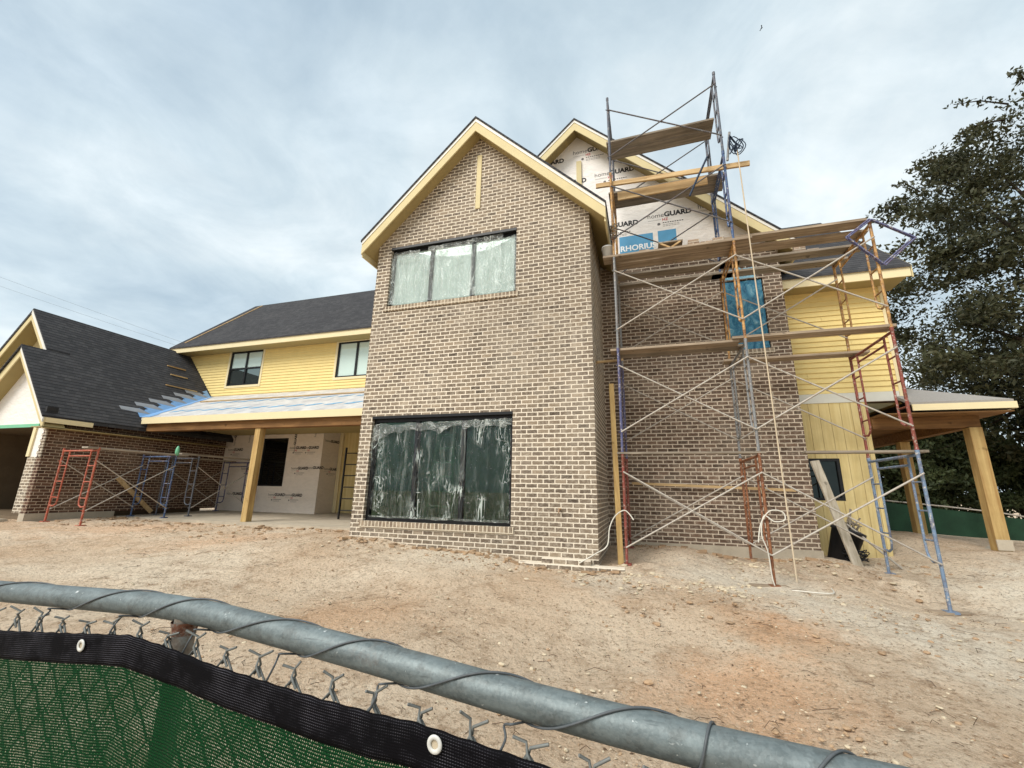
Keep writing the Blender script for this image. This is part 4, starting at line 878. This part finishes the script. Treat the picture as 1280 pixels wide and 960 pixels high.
bricks(2.9, 8.6, [(0, 0, 0), (1, 0, 0), (0, 0, 1), (0, 0, 2)], 'brick stack under the rear gable eave at right')
mbd = thing('mortar_board', (.65, 7.9, dk), 'square mortar board on crossed timber legs on the deck', 'mortar board'); MB().box(.42, .86, 7.78, 8.1, dk+.14, dk+.165).build('board', M['plank_grey'], mbd)
for a, b in (((.46, 7.8), (.68, 7.8)), ((.82, 7.8), (.6, 7.8)), ((.46, 8.06), (.68, 8.06)), ((.82, 8.06), (.6, 8.06))): MB().beam((a[0], a[1], dk+.138), (b[0], b[1], dk+.0), .03, .03).build('leg', M['wood'], mbd)
# gin wheel, strap and rope
pl = onY(912, 168, 7.66); gw_ = thing('hoist_pulley', (pl.x, 7.66, pl.z-.4), 'dark pulley and strap bundle tied beside the upper blue frame', 'pulley')
MB().tube([(SX[1]+.06, FY, pl.z-.5), (pl.x, 7.66, pl.z+.05)], .022, 8).build('arm', M['s_grey'], gw_)
st = MB()
for k in range(7):
    c = Vector((SX[1]+.16+.02*k, 7.66-.02*(k % 3), pl.z-.22-.015*k)); R_ = .09+.02*(k % 4)
    st.tube([c+Vector((R_*.75*math.cos(t+k), .04*math.sin(2*t+k), R_*1.25*math.sin(t))) for t in np.linspace(0, 2*math.pi, 14)], .009, 6, False)
st.build('strap', M['strap'], gw_)
rp0 = onY(918, 184, 7.66); wh = MB(); wh.tube([rp0+Vector((.035*math.cos(t), 0, .035*math.sin(t))) for t in np.linspace(0, 2*math.pi, 14)], .012, 6, False); wh.tube([rp0, (SX[1]+.1, 7.70, rp0.z-.1)], .012, 6); wh.build('wheel', M['strap'], gw_)
rx = rp0.x+.04; rz = gz(rx, 7.66)
rpts = [(rx+.05*k/20, 7.66, rp0.z+(rz+.1-rp0.z)*k/20) for k in range(21)]
solo(MB().tube(rpts, .011, 8), 'hoist_rope', M['rope'], 'pale rope hanging straight down from the pulley to the ground', 'rope')
stp = MB(); stp.tube([(SX[1]-.02, FY-.05, 5.9), (SX[1]-.1, FY-.03, 5.4), (SX[1]-.17, FY-.02, 4.6)], .03, 6)
p_ = [onY(884, 196, 8.4), onY(866, 225, 8.4), onY(849, 262, 8.4), onY(860, 300, 8.4)]
solo(MB().tube([onY(884, 196, FY-.06), onY(872, 222, FY-.06), onY(862, 245, FY-.06)], .02, 6), 'strap', M['strap'], 'dark blue strap draped from the upper frame above the deck', 'strap')
rg = MB()
for k in range(6):
    a = random.random()*6; c = Vector((SX[0]+.02, FY-.01, 5.15-.05*k)); rg.tube([c+Vector((.06*math.cos(t+a), .05*math.sin(t+a), .03*math.sin(2*t+k))) for t in np.linspace(0, 2*math.pi, 12)], .012, 5, False)
solo(rg, 'rag', M['plank_grey'], 'grey rag knotted round the left leg near the tower eave', 'rag')
# hoses
def curve(pts, n=40):
    P_ = [pts[0]]+list(pts)+[pts[-1]]; out = []
    for i in range(1, len(P_)-2):
        for k in range(n//(len(pts)-1)+1):
            t = k/(n//(len(pts)-1)+1); a, b, c, d = [Vector(p) for p in P_[i-1:i+3]]
            out.append(.5*((2*b)+(c-a)*t+(2*a-5*b+4*c-d)*t*t+(3*b-a-3*c+d)*t**3))
    out.append(Vector(P_[-2])); return out
hp = [onY(724, 704, 7.3), onY(745, 692, 7.45), onY(759, 682, 7.55), onY(762, 660, 7.6), onY(769, 645, 7.65), onY(780, 638, 7.65), onY(787, 643, 7.65), onY(792, 650, 7.62)]
solo(MB().tube(curve(hp), .010, 8), 'hose', M['hose'], 'white hose looping up from the dirt beside the red leg at the tower corner', 'hose', 'white hoses on the ground')
hp = [onY(948, 678, FY-.06), onY(951, 655, FY-.06), onY(962, 639, FY-.08), onY(978, 640, FY-.08), onY(981, 650, FY-.1), onY(968, 652, FY-.1), onY(955, 645, FY-.06), onY(952, 668, FY-.06), onY(960, 690, FY-.06), onY(970, 735, FY-.05)]
e1 = Vector((1.9, 7.45, gz(1.9, 7.45)+.02)); e2 = Vector((2.3, 7.4, gz(2.3, 7.4)+.02)); e3 = Vector((2.42, 7.75, gz(2.42, 7.75)+.02))
solo(MB().tube(curve(hp+[e1, e2, e3], 80), .0095, 8), 'hose', M['hose'], 'white hose coiled round the rusty middle leg and trailing on the dirt', 'hose', 'white hoses on the ground')
# junk beside the brick corner
zb_ = gz(3.35, 9.85)
bn = thing('trash_bin', (3.3, 9.9, zb_), 'dark plastic bin of rubbish tipped beside the brick corner', 'bin')
bm_ = MB(); bm_.lathe((0, 0, 0), [(0, 0), (.2, 0), (.25, .55), (.27, .55), (.27, .6), (.24, .6), (.2, .05), (0, .05)], 20)
mt_ = Matrix.Rotation(.35, 4, 'Y'); bm_.v = [tuple(mt_@Vector(v)+Vector((3.28, 9.85, zb_-.02))) for v in bm_.v]; bm_.build('body', M['dark'], bn)
jb = MB()
for k in range(14): c = Vector((3.5+.12*rng.random(), 9.85+.1*rng.random(), zb_+.45+.3*rng.random())); d = Vector((rng.random()-.5, rng.random()-.5, rng.random()-.3))*.5; jb.beam(c-d*.5, c+d*.5, .03, .02)
jb.build('scraps', M['plank_grey'], bn)
cb = MB()
for k in range(9):
    a = rng.random()*6; R_ = .12+.1*rng.random(); cb.tube([Vector((3.45+R_*math.cos(t+a), 9.6+R_*.7*math.sin(t+a), zb_+.05+.05*k*.4+.02*math.sin(3*t))) for t in np.linspace(0, 2*math.pi, 16)], .008, 5, False)
solo(cb, 'cable_coil', M['dark'], 'tangled black cable heaped below the leaning pale board', 'cable')
a, b = onY(1058, 655, 9.7), onY(1124, 692, 9.5); b.z = gz(b.x, b.y)+.03
solo(MB().tube([a, b], .018, 8), 'steel_pipe', M['brace'], 'bare steel pipe lying on the dirt slope by the right porch', 'pipe')

# left scaffold along the garage wall
t2 = thing('scaffold', (-14.1, 9.8, -.9), 'low scaffold with orange and blue frames along the dark garage wall', 'scaffold', 'steel scaffolds')
XA, XB, ZT = -14.8, -13.42, .86
for (yy, mt, lb) in ((7.45, 's_orange', 'orange red scaffold frame'), (9.4, 's_blue', 'blue scaffold frame'), (10.1, 's_dark', 'grey blue scaffold frame'), (12.1, 's_navy', 'navy scaffold frame')):
    zz = (gz(XA, yy)+.02, gz(XB, yy)+.02) if yy < 9.3 else (-.93+.022*(yy-9.3)+.02,)*2
    tube_frame(t2, (XA, yy), (XB, yy), ZT-1.85, ZT, M[mt], zz, lb)
for X_ in (XA, XB): cross(t2, (X_, 7.45), (X_, 9.4), ZT, M['brace']); cross(t2, (X_, 10.1), (X_, 12.1), ZT, M['brace'])
def plank_y(x0, w, y0, y1, z, label): solo(MB().beam((x0+w/2, y0, z+.022), (x0+w/2, y1, z+.022), w, .044), 'scaffold_plank', M['plank_y'], label, 'plank', 'timber planks on the scaffolds', .004)
plank_y(XB-.22, .24, 7.2, 9.75, ZT, 'pale plank from the orange frame to the blue frame')
plank_y(XB-.24, .24, 9.55, 12.3, ZT+.045, 'pale plank running under the porch roof to the navy frame')
plank_y(XA+.1, .24, 9.9, 12.3, ZT, 'pale plank on the wall side of the porch scaffold')
gb = onY(218, 570, 9.4); solo(MB().lathe((XB, 9.4, ZT+.0), [(0, 0), (.05, 0), (.055, .12), (.05, .2), (.03, .25), (.012, .28), (0, .28)], 14), 'bottle', M['green_bottle'], 'pale green plastic bottle capping the blue leg', 'bottle')
a = onX(147, 597, -15.2); b = onX(189, 640, -14.95)
solo(MB().beam(a, b, .12, .04, (0, 1, .3)), 'leaning_board', M['wood'], 'yellow board slanting down the dark garage wall behind the scaffold', 'board', None, .004)
# ladder in the porch
ld = thing('ladder', (-8.45, 11, -.87), 'dark ladder standing upright beside the tower at the end of the porch', 'ladder')
for x_ in (-8.69, -8.2): MB().beam((x_, 11, -.87), (x_, 11.02, 1.2), .03, .06).build('stile', M['frame_black'], ld)
for k in range(6): MB().tube([(-8.69, 11, -.62+.33*k), (-8.2, 11, -.62+.33*k)], .016, 8).build('rung', M['frame_black'], ld)
# stepladder in the room behind the lower window
sp_ = thing('stepladder', (-4.0, 8.3, -.62), 'aluminium stepladder standing inside behind the large lower window', 'stepladder')
for sx_ in (-1, 1):
    MB().beam((-4.0+sx_*.3, 8.0, -.61), (-4.0+sx_*.15, 8.2, 1.35), .03, .07).build('rail', M['bucket'], sp_); MB().beam((-4.0+sx_*.3, 8.7, -.61), (-4.0+sx_*.15, 8.25, 1.35), .03, .05).build('rail', M['bucket'], sp_)
for k in range(6): t_ = (k+1)/6.8; MB().box(-4.0-.3+.15*t_, -4.0+.3-.15*t_, 7.96+.22*t_, 8.08+.22*t_, -.61+1.96*t_, -.58+1.96*t_).build('step', M['bucket'], sp_)
MB().box(-4.17, -3.83, 8.12, 8.32, 1.35, 1.39).build('top_cap', M['s_orange'], sp_)

# ------------------------------------------------------------------ foreground fence
RA, RB = Vector((-1.7, .681, -.25)), Vector((.45, .566, -.27))
fd = RB-RA; fd.z = 0; fd.normalize(); fn = Vector((fd.y, -fd.x, 0))           # fn points to the camera
KX = [-4, -1.7, -.85, -.42, -.1, .15, .45, 3]; KY = [.80, .681, .661, .627, .600, .583, .566, .43]; KZ = [-.30, -.253, -.221, -.241, -.261, -.269, -.276, -.30]
def sm_(x, V): return sum(np.interp(x+o, KX, V) for o in np.linspace(-.12, .12, 13))/13
def rail_pt(s):                                                               # s metres along the fence; the rail is slightly bent at the post
    x = RA.x+fd.x*s; return Vector((x, sm_(x, KY), sm_(x, KZ)))
SP = (-.828-RA.x)/fd.x
fence = thing('chain_link_fence', tuple(rail_pt(SP)-Vector((0, 0, 1.36))), 'grey galvanised chain-link fence with wire wrapped top rail in the foreground', 'fence')
rl = MB(); rl.tube([rail_pt(s) for s in np.linspace(-2.2, 3.6, 160)], .0211, 28); rl.build('top_rail', M['rail'], fence)
pp = rail_pt(SP); po = MB(); po.tube([pp+Vector((0, 0, -1.45)), pp+Vector((0, 0, -.07)), pp+Vector((0, 0, -.012))], .0185, 24); po.build('post', M['post'], fence)
pq = rail_pt(3.3); MB().tube([pq+Vector((0, 0, -1.45)), pq+Vector((0, 0, -.012))], .0185, 24).build('post', M['rail'], fence)
we = MB(); we.tube([pp+Vector((0, 0, z_)) for z_ in (-.040, -.034, -.028, -.023, -.018)], [.0187, .0191, .0202, .0222, .0232], 24, False); we.build('weld', M['weld'], fence)
cl = MB(); dw = .038; r_ = .0019
def fp(s, z, off): q = rail_pt(s); p = q+fn*(off+.022); return Vector((p.x, p.y, z))
def zl_(s): return rail_pt(s).z-.046
n_ = int(3.9/dw)
for i in range(n_):
    s0 = -1.7+i*dw; pts_ = []; zt_ = zl_(s0); jz = 0
    for k in range(32): pts_.append(fp(s0+(dw/2 if (k+i) % 2 else -dw/2)*1.04+.0015*rng.random(), zt_-k*dw, .0022*(1 if (k+i) % 2 else -1)))
    cl.tube(pts_, r_, 5)
for i in range(n_):                                                            # twisted tips along the top selvage
    if i % 2 == 0: continue
    s0 = -1.7+i*dw+dw/2; z0 = zl_(s0)
    for q in (0, 1):
        sg = 1 if q else -1; h_ = .014+.016*rng.random(); ln = .008+.018*rng.random()
        cl.tube([fp(s0+sg*.010, z0-.012, sg*.003), fp(s0, z0+.002, sg*.004), fp(s0-sg*.004, z0+h_*.6, -sg*.004), fp(s0-sg*ln, z0+h_, sg*.004+.006*rng.random())], r_*1.05, 5)
cl.build('chain_link', M['steel_wire'], fence)
# tie wires spiralling over the rail
def s_of(x, y): d = ray(x, y); p0 = RA; t = p0.dot(fn)/d.dot(fn); return (d*t-RA).dot(fd)
TIE = [((-60, 758), (20, 729)), ((73, 765), (152, 733)), ((157, 777), (234, 742)), ((250, 800), (346, 765)), ((362, 822), (452, 796)), ((492, 860), (608, 834)), ((655, 912), (786, 877)), ((868, 962), (886, 904)), ((960, 990), (1040, 940))]
for (pb, pt_) in TIE:
    sa, sb_ = s_of(*pb), s_of(*pt_); pts_ = []; da = (sb_-sa)/.62
    for k in range(30):
        t = k/29; a = -1.5+t*(math.pi*1.45); c = rail_pt(sa+da*t); pts_.append(c+fn*(math.cos(a)*.0229)+Vector((0, 0, math.sin(a)*.0229)))
    zt_ = zl_(sa); tail = [fp(sa-.035, zt_-.02, .006), fp(sa-.016, zt_+.012, .008), fp(sa-.022, zt_+.022, -.004), fp(sa-.008, zt_+.03, .006)]
    MB().tube(curve(tail+[pts_[0]], 16)[:-1]+pts_, .0016, 6).build('tie_wire', M['tie'], fence)
# privacy screen hung on the camera side
scr = thing('privacy_screen', tuple(fp(SP, -1.5, .02)), 'dark green knitted privacy screen with black hem hung on the foreground fence', 'privacy screen')
hem_px = [(-120, 792), (0, 788), (80, 791), (140, 793), (162, 793), (200, 806), (260, 829), (330, 851), (400, 873), (470, 892), (520, 903), (600, 930), (690, 960), (800, 1000), (1000, 1075)]
OFF = .012
def hit(x, y, off):
    d = ray(x, y); sa, sb_ = -3.0, 3.2                                          # where the sight line meets the curved fence face
    f_ = lambda s_: (lambda p: d.x*p.y-d.y*p.x)(rail_pt(s_)+fn*(.022+off))
    fa = f_(sa)
    for _ in range(50):
        mid = (sa+sb_)/2; fm = f_(mid)
        if (fm > 0) == (fa > 0): sa, fa = mid, fm
        else: sb_ = mid
    p = rail_pt(sa)+fn*(.022+off); return sa, d.z*(p.y/d.y)
hs = [hit(x, y, OFF) for x, y in hem_px]
hs.sort(); HS = np.array([h[0] for h in hs]); HZ = np.array([h[1] for h in hs])
def htop(s): return float(np.interp(s, HS, HZ))
svals = np.linspace(HS[0], HS[-1], 300)
def off_(s, t): return OFF+.005*mn.noise((s*7, t*5, 1))*min(1, .2+t*12)+.003*mn.noise((s*19, t*9, 4))*min(1, .2+t*12)
def sheet(name, t0, t1, nt_, mat, add, parent, zig=0):
    vs, uv, fs = [], [], []
    for s in svals:
        for j in range(nt_+1):
            t = t0+(t1-t0)*j/nt_; p = fp(s, 0, off_(s, t)+add); p.z = htop(s)-t+ (zig*math.sin(s*900) if j == 0 else 0); vs.append(p); uv.append((s, t))
    n = nt_+1; fs = [(i*n+j, (i+1)*n+j, (i+1)*n+j+1, i*n+j+1) for i in range(len(svals)-1) for j in range(nt_)]
    m_ = MB(); m_.add(vs, fs, True); o = m_.build(name, mat, parent); me = o.data; ul = me.uv_layers.new(name='UVMap')
    for lp in me.loops: ul.data[lp.index].uv = uv[lp.vertex_index]
    return o
sheet('mesh_panel', .046, 1.05, 30, M['screen'], 0, scr)
HM = sheet('hem', 0, .050, 6, M['hem'], .0025, scr, .0006); md = HM.modifiers.new('thickness', 'SOLIDIFY'); md.thickness = .003
for (gx, gy) in ((101, 807), (543, 931)):
    s_, z_g = hit(gx, gy, OFF+.006); c = fp(s_, z_g, 0)+fn*(off_(s_, .015)+.006)
    g = MB(); n1, n2 = 28, 8; vs = []
    for i in range(n1):
        a = 2*math.pi*i/n1
        for k in range(n2):
            b = 2*math.pi*k/n2; R_ = .0078+.0030*math.cos(b); vs.append(c+fd*(R_*math.cos(a))+Vector((0, 0, R_*math.sin(a)))+fn*(.0016*math.sin(b)))
    g.add(vs, [(i*n2+k, ((i+1) % n1)*n2+k, ((i+1) % n1)*n2+(k+1) % n2, i*n2+(k+1) % n2) for i in range(n1) for k in range(n2)], True); G = g.build('grommet', M['grommet'], scr)
    d_ = MB(); d_.add([c-fn*.001+fd*(.006*math.cos(a))+Vector((0, 0, .006*math.sin(a))) for a in np.linspace(0, 6.283, 20)[:-1]], [tuple(range(19))]); d_.build('eyelet', M['stone'], G)

# ------------------------------------------------------------------ vegetation
def leaves(cents, rad, per, size, mb_, flat=.6):
    vs, fs = [], []
    cents = np.asarray(cents); N = len(cents)*per
    c = np.repeat(cents, per, 0); r = np.repeat(np.asarray(rad), per)
    d = rng.normal(size=(N, 3)); d /= np.linalg.norm(d, axis=1)[:, None]; p = c+d*(r*rng.random(N)**.5)[:, None]*np.array([1, 1, flat])
    a = rng.normal(size=(N, 3)); a /= np.linalg.norm(a, axis=1)[:, None]; b = np.cross(a, rng.normal(size=(N, 3))); b /= np.linalg.norm(b, axis=1)[:, None]
    sz = size*(.6+.8*rng.random(N))[:, None]
    q = np.stack([p-a*sz, p-b*sz*.45+a*sz*.1, p+a*sz, p+b*sz*.45+a*sz*.1], 1).reshape(-1, 3)
    return q, np.arange(N*4).reshape(-1, 4)
def leaf_obj(q, f, mat, parent):
    me = bpy.data.meshes.new('crown'); me.from_pydata((q-np.array(ORG[parent.name])).tolist(), [], f.tolist()); me.materials.append(mat)
    o = bpy.data.objects.new('crown', me); COL.objects.link(o); o.parent = parent; return o
def limbs(base, tips, r0, parent, name='trunk'):
    t = MB(); top = Vector(base)+Vector((0, 0, .28*(max(p[2] for p in tips)-base[2])))
    t.tube([base, (Vector(base)+top)/2+Vector((.1, .05, 0)), top], [r0*1.25, r0, r0*.85], 12)
    for p in tips:
        p = Vector(p); a = top.lerp(p, .35)+Vector((0, 0, .4*rng.random())); b = top.lerp(p, .7)+Vector((.3*(rng.random()-.5),)*3); t.tube([top-Vector((0, 0, .1)), a, b, p], [r0*.5, r0*.33, r0*.18, r0*.06], 8)
        for k in range(3):
            o = b+Vector((rng.normal(0, .9), rng.normal(0, .9), rng.normal(.1, .5))); t.tube([a.lerp(b, .5), a.lerp(b, .5).lerp(o, .5)+Vector((0, 0, .15)), o], [r0*.14, r0*.09, r0*.03], 6)
    t.build(name, M['bark'], parent)
oz = gz(16, 17)
oak = thing('oak_tree', (16.5, 17.5, oz), 'huge dark oak tree filling the right edge behind the porch', 'tree')
cen, rad = [], []; tips = []
C0 = np.array([16.9, 18, 6.2])
while len(cen) < 900:
    d = rng.normal(size=3); d /= np.linalg.norm(d); k = rng.random()**.33
    p = C0+d*k*np.array([8.7, 6.0, 9.0])
    if p[2] < .9+.12*abs(p[0]-C0[0]) or mn.noise((p[0]*.32, p[1]*.32, p[2]*.38)) < -.26-.14*(k < .78)-.10*(p[2] > 8): continue
    if p[0] > 26: continue
    cen.append(p); rad.append(.45+.65*rng.random())
for k in range(44): tips.append(tuple(cen[rng.integers(len(cen))]))
limbs((16.5, 17.5, oz), tips, .5, oak)
q, f = leaves(cen, rad, 230, .082, None); leaf_obj(q, f, M['oak_leaf'], oak)
# twigs that stick out of the crown on the left
for (x0, y0, x1, y1) in ((1260, 130, 1192, 131), (1255, 150, 1200, 168), (1150, 240, 1122, 232), (1280, 100, 1268, 90), (1165, 200, 1140, 212)):
    a, b = onY(x0, y0, 15.5), onY(x1, y1, 15.2); MB().tube([a, (a+b)/2+Vector((0, 0, .15)), b], [.03, .02, .008], 6).build('twig', M['bark'], oak)
    cc = [tuple(a.lerp(b, t)+Vector((0, 0, .1*math.sin(3*t)))) for t in np.linspace(0, 1, 9)]
    q2, f2 = leaves(cc, [.22]*9, 9, .07, None); leaf_obj(q2, f2, M['oak_leaf'], oak).name = 'twig_leaves'
BUSH = [(8.2, 19.5, 2.0, 4.6, 'tall dark shrub seen between the two right porch posts'), (10.6, 21, 2.2, 5.2, 'dense dark shrub behind the front right porch post'), (13.2, 21.5, 2.4, 5.0, 'dense dark shrub at the right picture edge behind the far fence'), (6.2, 22, 2.0, 5.2, 'dark shrub under the porch roof beside the yellow boards'), (16.2, 21, 2.4, 4.5, 'shrub beneath the oak at the far right')]
for (x, y, r, h, lb) in BUSH:
    z = gz(x, y); b = thing('shrub', (x, y, z), lb, 'shrub', 'shrubs behind the far green fence'); cen, rad = [], []
    while len(cen) < 150:
        d = rng.normal(size=3); d /= np.linalg.norm(d); k = rng.random()**.4; p = np.array([x, y, z+h*.52])+d*k*np.array([r, r*.7, h*.5])
        cen.append(p); rad.append(.3+.35*rng.random())
    limbs((x, y, z), [tuple(cen[i]) for i in range(7)], .09, b); q, f = leaves(cen, rad, 130, .085, None); leaf_obj(q, f, M['bush_leaf'], b)
# far green fence
ff = thing('screen_fence', (9, 18.2, gz(9, 18)), 'far fence wrapped in dark green screen beyond the right porch', 'fence')
pts_ = [onY(x, y, 18.2) for x, y in ((1060, 622), (1110, 627), (1180, 634), (1250, 642), (1330, 655))]
sm = MB(); vs = []
for p in [pts_[0].lerp(pts_[-1], t) for t in np.linspace(0, 1, 60)]: 
    o = .05*math.sin(p.x*3.1)+.03*math.sin(p.x*7); vs += [(p.x, 18.2+o, p.z), (p.x, 18.2+o*1.5, p.z-.7), (p.x, 18.2+o, gz(p.x, 18.2)-.05)]
sm.add(vs, [(3*i+j, 3*i+3+j, 3*i+4+j, 3*i+1+j) for i in range(59) for j in range(2)], True); sm.build('screen', M['screen_far'], ff)
MB().tube([p+Vector((0, .06, .03)) for p in pts_], .025, 8).build('top_rail', M['brace'], ff)
for x in (7.6, 10.4, 11.75): MB().tube([(x, 18.32, gz(x, 18.2)-.1), (x, 18.32, .45)], .03, 8).build('post', M['brace'], ff)

# ------------------------------------------------------------------ power lines, bird
for i, (a, b, lb) in enumerate((((-120, 301), (330, 463), 'upper of two thin power lines crossing the sky at left'), ((-120, 315), (330, 467), 'lower of two thin power lines crossing the sky at left'))):
    p, q_ = onY(*a, 26 if i == 0 else 26.5), onY(*b, 38); pts_ = [p.lerp(q_, t)-Vector((0, 0, .25*4*t*(1-t))) for t in np.linspace(0, 1, 24)]
    solo(MB().tube(pts_, .016, 6), 'power_line', M['wire_black'], lb, 'power line', 'power lines')
bp_ = onY(952, 35, 95); bd = MB(); d = Vector((.8, .2, .55)).normalized()
bd.tube([bp_-d*.35, bp_-d*.2, bp_, bp_+d*.22, bp_+d*.36], [.01, .09, .13, .09, .02], 10)
bd.add([bp_+Vector((0, 0, .02)), bp_+Vector((-.35, .7, .12)), bp_+Vector((-.1, .75, .12)), bp_+d*.15, bp_+Vector((-.3, -.65, .1)), bp_+Vector((-.05, -.7, .1))], [(0, 1, 2, 3), (0, 3, 5, 4)])
solo(bd, 'bird', M['bird'], 'tiny dark bird gliding high in the cloudy sky', 'bird')

# ------------------------------------------------------------------ light and sky
SUN_EL, SUN_AZ = math.radians(46), math.radians(-150)          # azimuth from +Y towards +X: behind the camera on the left
w = bpy.data.worlds.new('World'); scene.world = w; w.use_nodes = True; nt = w.node_tree; bg = nt.nodes['Background']
sky = nt.nodes.new('ShaderNodeTexSky'); sky.sky_type = 'NISHITA'; sky.sun_disc = False; sky.sun_elevation = SUN_EL; sky.sun_rotation = SUN_AZ; sky.dust_density = 3
def wn(t, **k):
    n = nt.nodes.new(t)
    for a, b in k.items(): setattr(n, a, b)
    return n
tc = wn('ShaderNodeTexCoord'); sx = wn('ShaderNodeSeparateXYZ'); nt.links.new(tc.outputs['Generated'], sx.inputs[0])
den = wn('ShaderNodeMath', operation='ADD'); nt.links.new(sx.outputs[2], den.inputs[0]); den.inputs[1].default_value = .28
mxz = wn('ShaderNodeMath', operation='MAXIMUM'); nt.links.new(den.outputs[0], mxz.inputs[0]); mxz.inputs[1].default_value = .12
dv_ = wn('ShaderNodeVectorMath', operation='DIVIDE'); nt.links.new(tc.outputs['Generated'], dv_.inputs[0]); cbx = wn('ShaderNodeCombineXYZ')
for k in range(3): nt.links.new(mxz.outputs[0], cbx.inputs[k])
nt.links.new(cbx.outputs[0], dv_.inputs[1])
def wnoise(scale, detail, rough, dist):
    n = wn('ShaderNodeTexNoise'); nt.links.new(dv_.outputs[0], n.inputs['Vector']); n.inputs['Scale'].default_value = scale; n.inputs['Detail'].default_value = detail; n.inputs['Roughness'].default_value = rough; n.inputs['Distortion'].default_value = dist; return n.outputs['Fac']
def wramp(f, *st):
    n = wn('ShaderNodeValToRGB'); e = n.color_ramp.elements
    while len(e) < len(st): e.new(.5)
    for i, (p, c) in enumerate(st): e[i].position = p; e[i].color = c
    nt.links.new(f, n.inputs[0]); return n.outputs[0]
def wmix(f, a, b):
    n = wn('ShaderNodeMix', data_type='RGBA')
    for s_, v_ in ((n.inputs[0], f), (n.inputs[6], a), (n.inputs[7], b)):
        if isinstance(v_, bpy.types.NodeSocket): nt.links.new(v_, s_)
        else: s_.default_value = v_
    return n.outputs[2]
K = 5.0                                                        # cloud radiance is written for a background strength of 0.1
cloud = wramp(wnoise(1.5, 7, .55, .35), (.32, tuple(c*K for c in (.42, .525, .60))+(1,)), (.5, tuple(c*K for c in (.575, .675, .725))+(1,)), (.68, tuple(c*K for c in (.76, .825, .84))+(1,)))
mot = wramp(wnoise(3.4, 8, .6, .6), (.34, (.87, .89, .91, 1)), (.5, (.98, .985, .99, 1)), (.66, (1.12, 1.10, 1.09, 1)))
mm = wn('ShaderNodeMix', data_type='RGBA', blend_type='MULTIPLY'); mm.inputs[0].default_value = 1; nt.links.new(cloud, mm.inputs[6]); nt.links.new(mot, mm.inputs[7]); cloud = mm.outputs[2]
cov = wramp(wnoise(.7, 3, .5, .2), (.3, (.88, .88, .88, 1)), (.7, (.97, .97, .97, 1)))
nt.links.new(wmix(cov, sky.outputs[0], cloud), bg.inputs['Color']); bg.inputs['Strength'].default_value = .1
sd = bpy.data.lights.new('sun', 'SUN'); sd.energy = 1.5; sd.angle = math.radians(32); sd.color = (1, .965, .91)
so = bpy.data.objects.new('sun', sd); COL.objects.link(so)
dirv = Vector((math.sin(SUN_AZ)*math.cos(SUN_EL), math.cos(SUN_AZ)*math.cos(SUN_EL), math.sin(SUN_EL)))
so.rotation_euler = dirv.to_track_quat('Z', 'Y').to_euler(); so.location = (0, -5, 20)
scene.view_settings.view_transform = 'Standard'; scene.view_settings.look = 'None'; scene.view_settings.exposure = 1.3; scene.view_settings.gamma = 1
scene.render.engine = 'CYCLES'; scene.cycles.use_denoising = True; scene.cycles.max_bounces = 8; scene.cycles.transparent_max_bounces = 24
